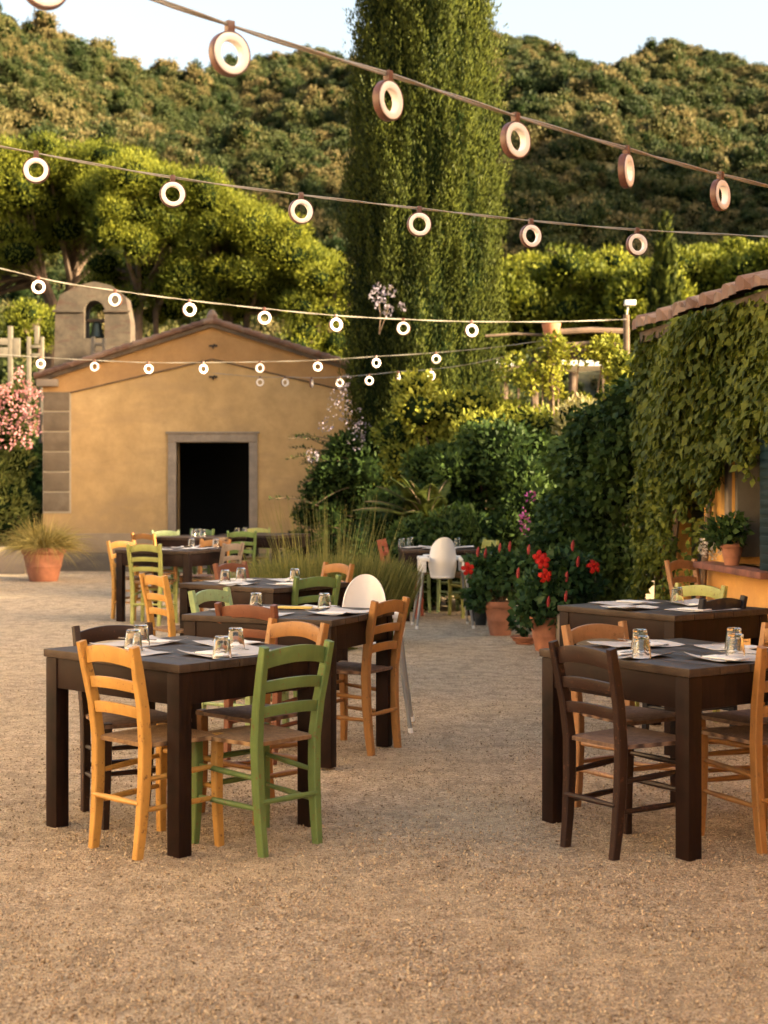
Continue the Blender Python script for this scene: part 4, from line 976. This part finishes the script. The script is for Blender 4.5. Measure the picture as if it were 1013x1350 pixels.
# ------------------------------------------------------------------ big cypress
def cypress(name, label, cxy, prof, H, tufts, per, L, W, group=None, lobes=0):
    """prof: list of (z, radius)"""
    zs_, rs_ = [q[0] for q in prof], [q[1] for q in prof]; x0, y0 = cxy
    chs = []
    wts = np.interp(np.linspace(zs_[0], zs_[-1], 400), zs_, rs_); cdf = np.cumsum(wts); cdf /= cdf[-1]
    zt_ = np.interp(rng.uniform(0, 1, tufts), cdf, np.linspace(zs_[0], zs_[-1], 400))
    a = rng.uniform(0, 2*math.pi, tufts)
    rr_ = np.interp(zt_, zs_, rs_)*(1+.07*np.sin(a*5+zt_*1.1)+.05*np.sin(a*9-zt_*2.3))*rng.uniform(.82, 1.04, tufts)
    spr = (np.floor(a*9+.8*np.sin(zt_*1.3))+7*np.floor(zt_*.9+np.sin(a*7)*.5)).astype(int); hs = np.abs(np.sin(spr*12.9898)*43758.5453) % 1; rr_ = rr_*(.86+.17*hs)
    P = []; D = []; N = []; TT = []; LL = []
    tl = rng.uniform(.30, .75, tufts)*(H/12.5)**.5
    for i in range(tufts):
        m_ = per; u = rng.uniform(0, 1, m_); wd = .075*(H/12.5)**.5*np.sin(np.pi*np.clip(u*.85+.12, 0, 1))
        ca, sa = math.cos(a[i]), math.sin(a[i]); base = np.array([x0+ca*rr_[i], y0+sa*rr_[i], zt_[i]])
        ax = unit(np.array([[ca*.22+rng.normal(0, .07), sa*.22+rng.normal(0, .07), 1.0]]))[0]
        q = rnd_dirs(m_); P.append(base+ax*(u*tl[i])[:, None]+q*wd[:, None]); D.append(ax+q*.45); N.append(q+np.array([ca, sa, 0])*.4); TT.append(np.clip((hs[i]**1.3)*.55+rng.uniform(-.05, .12)+rng.uniform(0, .42, m_)+.15*u-.1, 0, 1))
    P, D, N, TT = map(np.concatenate, (P, D, N, TT)); n = len(P)
    chs.append((leaf_geo(P, D, N, L*rng.uniform(.6, 1.3, n), W*rng.uniform(.6, 1.3, n)), TT, 0))
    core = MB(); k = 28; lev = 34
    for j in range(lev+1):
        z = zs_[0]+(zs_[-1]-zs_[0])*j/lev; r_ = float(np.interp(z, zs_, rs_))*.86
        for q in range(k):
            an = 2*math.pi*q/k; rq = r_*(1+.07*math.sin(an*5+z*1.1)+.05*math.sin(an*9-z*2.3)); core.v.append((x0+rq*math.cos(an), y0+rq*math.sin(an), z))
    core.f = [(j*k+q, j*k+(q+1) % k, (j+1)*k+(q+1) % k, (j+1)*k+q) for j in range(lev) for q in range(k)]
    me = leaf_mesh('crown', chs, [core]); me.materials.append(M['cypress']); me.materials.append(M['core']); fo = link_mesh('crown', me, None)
    trk = MB().sweep([(x0, y0, 0), (x0, y0, zs_[0]+.5), (x0, y0, H*.5)], [.22, .19, .1], n=12).obj('trunk', M['bark'])
    return plant(name, label, 'cypress', (x0, y0, 0), [fo, trk], group)
cyx = (559-506.5)/F*24.2
cypress('cypress_tree', 'huge dark cypress rising out of the picture right of the chapel', (cyx, 24.2), [(.3, .9), (1.5, 1.02), (3, 1.08), (4.5, 1.09), (6, 1.10), (6.6, 1.06), (7.4, .98), (8.6, .90), (10, .78), (11.5, .6), (12.6, .3), (13.3, .05)], 13.3, 8500, 30, .062, .024)
# pale flowers climbing up the cypress
fch = []
for (px, py, s_) in ((497, 392, .13), (505, 405, .12), (515, 385, .09), (512, 410, .1), (530, 404, .06), (500, 380, .08)):
    V, T = clump(P3(px, py, 23.06), (s_*.8, .06, s_*.8), 26, .05, .045); fch.append((V, T, 0))
me = leaf_mesh('blossom', fch); me.materials.append(M['lilac']); fo = link_mesh('blossom', me, None)
plant('flowering_climber', 'pale lilac blossoms climbing high up the big cypress', 'climber', (P3(505, 395, 23.0)[0], 23.0, 0), [fo, stems(P3(500, 440, 23.15), [P3(500, 400, 22.98), P3(512, 405, 22.98)], .01, .005, bend=.03)])
fx = (876-506.5)/F*62 
cypress('cypress_tree', 'unseen tall cypress added beyond the farmhouse to shade the bell-cote', (8.6, 23.4), [(.3, 1.1), (3, 1.5), (8, 1.5), (11, 1.0), (13.5, .05)], 13.5, 900, 26, .2, .09)  # added out of view so its shade falls on the bell-cote
cypress('slim_cypress', 'slim small cypress standing among the far trees above the farmhouse eave', (fx, 62), [(3, .55), (6, .62), (8.5, .5), (10, .3), (11.2, .03)], 11.2, 500, 26, .22, .09)

# ------------------------------------------------------------------ stone pines and other far trees
def pine(label, cx_, cy_, zb, clumps, trunks, L, W, per, name='stone_pine', mat='pine', group=None, cores=.68, ground=0):
    bl = [dict(c=c_, r=(r_, r_, r_*.72), n=per, L=L, W=W, up=.7, shell=(.72, 1.28), tint=tt) for (c_, r_, tt) in clumps]
    fo = foliage_obj('crown', bl, [M[mat]], corescale=cores)
    lb = MB()
    for tk in trunks: lb.sweep(tk[0], tk[1], n=9)
    cs = [c_ for c_, r_, tt in clumps]
    lim = MB(); tops = [Vector(tk[0][-1]) for tk in trunks]; mids = [Vector(tk[0][len(tk[0])//2]) for tk in trunks]
    for c_ in cs[::2]:
        e = Vector(c_); k = min(range(len(tops)), key=lambda i: (tops[i]-e).length); s_ = mids[k].lerp(tops[k], random.uniform(.1, 1)); m_ = s_.lerp(e, .5)+Vector((0, 0, -.25))
        lim.sweep([s_, m_, e], [.10, .06, .025], n=6)
    return plant(name, label, 'tree', (cx_, cy_, ground), [fo, lb.obj('trunk', M['pinebark']), lim.obj('limb', M['pinebark'])], group)
def skin(poly_px, Y, n, r, dy):
    xs_ = [q[0] for q in poly_px]; out = []
    for i in range(n):
        px = xs_[0]+(xs_[-1]-xs_[0])*(i+rng.uniform(0, 1))/n; py = np.interp(px, xs_, [q[1] for q in poly_px])+rng.uniform(2, 26); dep = Y+dy*rng.uniform(-1, .6); p = at(px, py, Y)
        rr_ = r*rng.uniform(.75, 1.25); out.append(((p.x*dep/Y, dep, p.z-rr_*.7), rr_, rng.uniform(.4, 1)))
    return out
def dome(poly_px, Y, n, r, dy, lowfill=.35):
    """clumps filling an umbrella outline given as (px, top py, bottom py)"""
    xs_ = [q[0] for q in poly_px]; out = []
    for i in range(n):
        px = rng.uniform(xs_[0], xs_[-1]); tp = np.interp(px, xs_, [q[1] for q in poly_px]); bt = np.interp(px, xs_, [q[2] for q in poly_px])
        u = rng.uniform(0, 1)**1.7; rad_ = r*rng.uniform(.65, 1.2); py = tp+(bt-tp)*u; dep = Y+dy*rng.uniform(-1, 1)*(1-.3*u)
        p = at(px, py, Y); z = p.z-rad_*.6
        out.append(((p.x*dep/Y, dep, z), rad_, rng.uniform(.1, 1)))
    return out
def tk(px0, px1, px2, py1, py2, Y, r0): return ([Vector((at(px0, HY, Y).x, Y, -.1)), at(px0*.6+px1*.4, (HY+py1)/2, Y), at(px1, py1, Y), at(px2, py2, Y)], [r0, r0*.85, r0*.7, r0*.4])
pine('spreading stone pine on the left edge behind the bell-cote', at(70, HY, 50).x, 50, 0,
     dome([(-120, 260, 420), (-40, 215, 400), (30, 203, 330), (110, 206, 275), (170, 222, 300)], 50, 190, .62, 2.8)+skin([(-60, 216), (30, 203), (110, 205), (200, 222)], 50, 60, .7, 2.6), [tk(60, 68, 30, 400, 300, 50, .28), tk(100, 90, 120, 390, 260, 50.5, .22)], .12, .030, 900, group='stone pines behind the chapel')
pine('large domed stone pine rising behind the chapel gable', at(290, HY, 46).x, 46, 0,
     dome([(135, 250, 385), (200, 228, 400), (270, 246, 385), (330, 275, 400), (385, 305, 395), (425, 345, 400)], 46, 190, .52, 2.4)+skin([(125, 212), (200, 224), (270, 243), (330, 272), (385, 305), (425, 350)], 46, 60, .62, 2.2), [tk(181, 182, 200, 415, 320, 46, .2), tk(212, 205, 240, 410, 330, 46.3, .12), tk(310, 300, 290, 400, 320, 46.5, .2), tk(335, 325, 350, 420, 340, 46.2, .13)], .11, .028, 900, group='stone pines behind the chapel')
pine('bushy low pine between the domed pine and the cypress', at(425, HY, 44).x, 44, 0,
     dome([(385, 385, 470), (430, 345, 480), (470, 360, 480)], 44, 34, .5, 1.2), [tk(430, 428, 430, 470, 400, 44, .14)], .11, .028, 700, name='small_pine', group='stone pines behind the chapel')
pine('small golden pine with low clumps left of the bell-cote', at(45, HY, 38).x, 38, 0,
     dome([(15, 418, 450), (45, 398, 440), (70, 410, 440)], 38, 11, .40, .8), [tk(60, 52, 50, 450, 415, 38, .10)], .10, .028, 600, name='small_pine', group='stone pines behind the chapel')
defs = [(665, 350, 440, 72, 'round sunlit tree touching the cypress right side'), (705, 338, 430, 76, 'bright rounded tree second right of the cypress'), (755, 332, 430, 72, 'broad bright tree below the dark slope, right of the cypress'), (805, 336, 425, 75, 'bright tree just left of the slim cypress'), (850, 345, 425, 70, 'shaded tree close to the slim cypress left side'), (915, 322, 410, 78, 'dark tree with sunlit top right of the slim cypress'), (968, 318, 410, 80, 'tall dark tree with yellow top above the farmhouse roof'), (1015, 322, 410, 76, 'dark tree at the right picture edge above the farmhouse roof'), (1070, 330, 430, 74, 'dark tree beyond the farmhouse roof outside the slim cypress row')]
for i, (px, tp, bt, Y, lab) in enumerate(defs):
    w_ = rng.uniform(34, 42)
    pine(lab, at(px, HY, Y).x, Y, 0, dome([(px-w_, tp+32, bt), (px-w_*.5, tp+8, bt), (px, tp, bt), (px+w_*.5, tp+10, bt), (px+w_, tp+34, bt)], Y, 46, .9, 2.2), [tk(px, px, px, bt, tp+40, Y, .22)], .22, .11, 420, name='broadleaf_tree', group='trees at the foot of the hill')
# dark hedge at the back closing the garden
bush('tall_hedge', 'tall dark hedge behind the pergola, closing the garden', 'hedge', [(x, 33, 1.4, 1.5, .6, 1.4) for x in (2.0, 4.4, 6.8, 9.2)], [M['bushdark']], .16, .09, 230, 16, .7)
bush('garden_hedge', 'dark hedge running between chapel and cypress foot', 'hedge', [(x, 31, 1.2, .9, .5, 1.2) for x in (.2, 1.6)], [M['bushdark']], .14, .08, 230, 14, .6)
bush('boundary_hedge', 'dark undergrowth hedge left of the chapel beneath the pines', 'hedge', [(x, 37, 1.1, 1.4, .6, 1.2) for x in (-9.8, -7.4, -5.0)], [M['bushdark']], .16, .09, 230, 14, .65)

# ------------------------------------------------------------------ oleander and far left plants
fl = []
for k in range(46):
    px, py = rng.uniform(-12, 50), rng.uniform(488, 590)
    if px > 25+.5*(py-470): continue
    fl.append(dict(c=P3(px, py, 26.0-rng.uniform(.5, .95)), r=(.08, .07, .08), n=18, L=.05, W=.045, mi=1, nocore=True))
ol_ = at(12, 600, 26.6)
bush('oleander', 'tall oleander full of pink blossoms left of the chapel corner', 'oleander', [(ol_.x-.1, 26.3, 2.05, .42, .4, 1.0), (ol_.x-.05, 26.2, 1.1, .45, .4, .7)], [M['oleander'], M['pink']], .13, .035, 330, 14, .28, extra=fl, up=.5)
bush('clipped_shrub', 'very dark shrub at the left picture edge beside the grass pot', 'shrub', [(at(-32, 680, 22).x, 22, .65, .22, .35, .75)], [M['bushdark']], .06, .03, 500, 12, .17)
kb = MB().box(-7.4, -5.75, 25.6, 25.9, -.02, .42).obj('garden_kerb', M['stone'], None, bevel=.02); tag(kb, 'pale low stone kerb under the oleander left of the chapel', 'kerb')

# potted grass
def pot_mesh(r, h, rim=.035):
    return MB().lathe([(0, .0), (r*.62, 0), (r*.66, .02), (r*.80, h*.42), (r*.83, h*.43), (r*.83, h*.47), (r*.82, h*.49), (r*.93, h*.80), (r*.955, h*.81), (r*1.0, h*.84), (r*1.02, h*.90), (r*1.0, h), (r*.93, h), (r*.90, h*.90), (0, h*.90)], 40)
def blades(n, c, r0, ln, spread, w_, droop, tint=(0, 1)):
    ch = []
    a = rng.uniform(0, 2*math.pi, n); s_ = rng.uniform(0, 1, n)**.7*spread; L_ = ln*rng.uniform(.55, 1.1, n); seg = 5; T = rng.uniform(*tint, n)
    b_ = np.stack([c[0]+np.cos(a)*r0*rng.uniform(0, 1, n), c[1]+np.sin(a)*r0*rng.uniform(0, 1, n), np.full(n, c[2])], 1); d = np.stack([np.cos(a)*np.sin(s_), np.sin(a)*np.sin(s_), np.cos(s_)], 1)
    side = unit(np.cross(d, rnd_dirs(n))); dr = droop*rng.uniform(.4, 1.3, n)
    def pt(u): return b_+d*(L_*u)[:, None]+np.array([0, 0, -1.0])*(dr*L_*u**2.4)[:, None]
    vv = []; tt = []
    for k in range(seg):
        u0, u1 = k/seg, (k+1)/seg; w0, w1 = w_*(1-u0*.85), w_*(1-u1*.85)
        vv.append(np.stack([pt(u0)-side*w0/2, pt(u0)+side*w0/2, pt(u1)+side*w1/2, pt(u1)-side*w1/2], 1).reshape(-1, 3)); tt.append(T)
    return [(v_, t_, 0) for v_, t_ in zip(vv, tt)]
px_ = -5.02; py_ = 23.6
pt_ = pot_mesh(.32, .50).obj('pot', M['terracotta'], None, angle=40)
t = thing('grass_pot', 'terracotta pot with drooping straw-yellow grass at the chapel corner', 'potted plant', (px_, py_, 0)); pt_.parent = t
me = leaf_mesh('foliage', blades(1500, (0, 0, .45), .20, .78, 1.35, .012, .55)); me.materials.append(M['grass']); link_mesh('foliage', me, None, t)
# tall grass / rosemary mound in the middle
ch = []
for (x, y, r_, h) in [(x_-.06, y_, r__, h_) for x_, y_, r__, h_ in ((-.62, 14.5, .35, .75), (-.95, 14.4, .3, .7), (-.25, 14.6, .32, .8), (-.45, 14.2, .3, .6), (-.02, 14.8, .22, .75), (-.75, 14.9, .35, .8))]: ch += blades(4600, (x, y, 0), r_*.9, h*1.08, .42, .013, .14)
ch += [(v_, t_, 0) for v_, t_, _ in blades(260, (-.5, 14.5, .2), .40, 1.15, .34, .007, .05, (.5, 1))]
me = leaf_mesh('foliage', ch); me.materials.append(M['rosemary']); fo = link_mesh('foliage', me, None)
plant('grass_mound', 'tall olive ornamental grass mound with upright spikes beside the middle tables', 'ornamental grass', (-.5, 14.5, 0), [fo])

# hibiscus in pots
def hibiscus(label, base, pot, blobs, flowers, buds, potmat='terracotta', name='potted_hibiscus'):
    t = thing(name, label, 'potted plant', base); B = Vector(base)
    pot_mesh(*pot).obj('pot', M[potmat], t, angle=40)
    inv = lambda q: tuple(Vector(q)-B)
    bl = [dict(c=inv(c_), r=r_, n=n_, L=.085, W=.065, up=.1, nocore=False) for c_, r_, n_ in blobs]
    foliage_obj('foliage', bl, [M['hib']], t, corescale=.6)
    sm = MB()
    for c_, r_, n_ in blobs: e = Vector(inv(c_)); sm.sweep([(0, 0, pot[1]*.8), (e.x*.4, e.y*.4, pot[1]+.1), tuple(e)], [.014, .012, .006], n=6)
    sm.obj('stem', M['bark'], t)
    for q in flowers:
        c_ = Vector(inv(q)); fb = MB(); V = []
        ax = Vector((rng.uniform(-.5, .5), -1, rng.uniform(-.1, .6))).normalized(); u_ = ax.orthogonal().normalized(); v_ = ax.cross(u_)
        for k in range(5):
            a = 2*math.pi*k/5+.3; d = u_*math.cos(a)+v_*math.sin(a); e = ax.cross(d); pr = []
            for (s_, w_, l_) in ((0, .005, 0), (.022, .016, .016), (.045, .024, .012), (.064, .012, -.010)): pr += [c_+d*s_-e*w_+ax*l_, c_+d*s_+ax*(l_+.006), c_+d*s_+e*w_+ax*l_]
            kk = len(fb.v); fb.v += [tuple(x) for x in pr]; fb.f += [(kk+i*3+j, kk+i*3+j+1, kk+i*3+j+4, kk+i*3+j+3) for i in range(3) for j in range(2)]
        fb.sweep([c_, c_+ax*.05], .005, n=6); me = fb.mesh('flower'); at_ = me.attributes.new('tint', 'FLOAT', 'FACE'); at_.data.foreach_set('value', [rng.uniform(.3, 1)]*len(me.polygons)); link_mesh('flower', me, M['red'], t)
    for q in buds:
        c_ = Vector(inv(q)); fb = MB().sweep([c_-Vector((0, 0, .035)), c_, c_+Vector((.004, 0, .035)), c_+Vector((.008, 0, .06))], [.008, .016, .013, .003], n=8); me = fb.mesh('flower_bud'); at_ = me.attributes.new('tint', 'FLOAT', 'FACE'); at_.data.foreach_set('value', [rng.uniform(0, 1)]*len(me.polygons)); link_mesh('flower_bud', me, M['rosebud'], t)
    return t
b2 = (1.12, 15.4, 0)
hibiscus('left potted hibiscus in a ribbed terracotta pot beside the high chair', b2, (.158, .33), [(P3(648, 762, 15.4), (.17, .17, .16), 240), (P3(672, 758, 15.3), (.16, .16, .17), 230), (P3(632, 748, 15.5), (.11, .12, .12), 130), (P3(655, 738, 15.4), (.14, .13, .1), 150), (P3(628, 785, 15.4), (.10, .1, .12), 120), (P3(690, 748, 15.3), (.1, .1, .14), 120)],
         [P3(617, 750, 15.25)], [P3(659, 724, 15.3), P3(672, 722, 15.3), P3(697, 726, 15.2), P3(640, 731, 15.3), P3(630, 729, 15.3)])
b3 = (1.42, 14.0, 0)
hibiscus('right potted hibiscus with open red flowers behind the right middle table', b3, (.15, .30), [(P3(716, 775, 14.0), (.19, .18, .17), 260), (P3(745, 765, 14.0), (.19, .18, .18), 260), (P3(768, 772, 14.1), (.16, .16, .15), 190), (P3(700, 800, 13.9), (.13, .13, .14), 170), (P3(735, 800, 13.9), (.17, .15, .16), 210), (P3(750, 742, 14.0), (.12, .1, .1), 120), (P3(772, 745, 14.1), (.09, .09, .09), 80), (P3(730, 745, 14.0), (.1, .1, .1), 90)],
         [P3(716, 741, 13.78), P3(719, 759, 13.76), P3(783, 747, 13.9), P3(712, 735, 13.85)], [P3(755, 721, 13.9), P3(762, 742, 13.85), P3(683, 757, 13.8), P3(747, 762, 13.8), P3(746, 788, 13.75), P3(723, 795, 13.7)])
b4 = (at(634, 825, 16.4).x, 16.4, 0)
hibiscus('small leafy plant in a black plastic pot under the left hibiscus', b4, (.085, .20), [(P3(634, 790, 16.4), (.10, .1, .12), 110)], [], [], 'black_pot', 'small_pot_plant')
# low terracotta dish pot with tiny white flower
t = hibiscus('little plant with one white bloom in a shallow terracotta dish', (at(692, 838, 14.6).x, 14.6, 0), (.13, .07), [(P3(690, 818, 14.6), (.09, .08, .09), 80)], [], [], name='dish_plant')
V, T = clump(tuple(Vector(P3(686, 797, 14.5))-t.location), (.03, .03, .025), 40, .03, .025); me = leaf_mesh('blossom', [(V, T, 0)]); me.materials.append(M['white_petal']); link_mesh('blossom', me, None, t)
# window-sill pot
wp = world_wall(np.array([12.1]), np.array([.852]), np.array([.08]))[0]; B = Vector(wp)
t = thing('sill_plant', 'terracotta pot with white-flowered plant on the farmhouse window sill', 'potted plant', B); pot_mesh(.085, .16).obj('pot', M['terracotta'], t, angle=40)
foliage_obj('foliage', [dict(c=(-.05, .05, .24), r=(.13, .15, .10), n=200, L=.06, W=.04), dict(c=(-.02, .22, .24), r=(.12, .12, .08), n=110, L=.06, W=.03), dict(c=(0, -.12, .28), r=(.1, .14, .1), n=110, L=.06, W=.04), dict(c=(-.12, .22, .12), r=(.08, .1, .08), n=90, L=.03, W=.028, mi=1, nocore=True)], [M['bushdark'], M['white_petal']], t, corescale=.5)
# sloping stone block behind the right middle table
rk = MB().prism([(-.40, 0), (.45, 0), (.45, .16), (.1, .24), (-.32, .36), (-.40, .34)], (-.25, .25)).obj('stone_block', M['stone'], None, bevel=.03); rk.location = (at(800, HY, 13.6).x, 13.8, 0); tag(rk, 'sloping grey-brown stone block behind the right middle table', 'stone')

# ------------------------------------------------------------------ pergola, lamp post, canopy
pgx = at(727, HY, 20.4).x; t = thing('pergola', 'rustic timber pergola with terracotta-capped post behind the lime shrub', 'pergola', (pgx, 20.4, 0))
g = lambda px, py: ((px-506.5)*20.4/F-pgx, HC+(HY-py)*20.4/F)
x0, zt_ = g(722, 445); x1, _ = g(731, 445); MB().box(x0, x1, -.06, .06, 0, zt_).obj('post', M['timber'], t, bevel=.01)
MB().lathe([(0, 0), (.075, 0), (.09, .03), (.12, .15), (.125, .18), (.10, .18), (0, .16)], 20, (0, 0, zt_)).obj('post_cap', M['terracotta'], t)
for (a, b_, py, r_) in ((733, 826, 438, .04), (733, 830, 456, .035), (640, 721, 443, .018), (733, 826, 464, .02)):
    xa, z_ = g(a, py); xb, z2 = g(b_, py-2); MB().sweep([(xa, 0, z_), ((xa+xb)/2, .02, (z_+z2)/2+.02), (xb, .1, z2)], r_, n=8).obj('beam', M['timber'] if py != 438 else M['pinebark'], t)
lpx = at(826, HY, 17.6); t = thing('lamp_post', 'slender timber post with a small white floodlight on top beside the farmhouse', 'lamp post', (lpx.x, 17.6, 0))
zt_ = HC+(HY-415)*17.6/F; MB().sweep([(0, 0, 0), (.01, 0, 1.5), (0, 0, zt_)], [.05, .042, .035], n=10).obj('post', M['timber'], t); MB().sweep([(0, 0, zt_-.02), (.02, 0, zt_+.12)], .012, n=8).obj('stalk', M['steel'], t); MB().box(-.02, .10, -.06, .04, zt_+.10, zt_+.16).obj('lamp_head', M['canvas'], t, bevel=.008)
for (a, b_, lab) in ((655, 690, 'short white canvas roof strip seen between the cypress and pergola post'), (738, 806, 'long white canvas roof strip seen under the pergola beams')):
    p = at((a+b_)/2, 478, 29); w_ = (b_-a)*29/F; t = thing('canvas_canopy', lab, 'canopy', (p.x, 29, 0), group='white canopies behind the pergola')
    n_ = 8; top = [(-w_/2+w_*i/n_, p.z+.06-.02*math.sin(math.pi*i/n_)) for i in range(n_+1)]; MB().prism(top+[(x, z-.10) for x, z in reversed(top)], (-.0, 1.6)).obj('canopy_cloth', M['canvas'], t)
    for sx in (-1, 1): MB().box(sx*w_/2*.94-.02, sx*w_/2*.94+.02, .8, .84, 0, p.z-.03).obj('post', M['timber'], t)
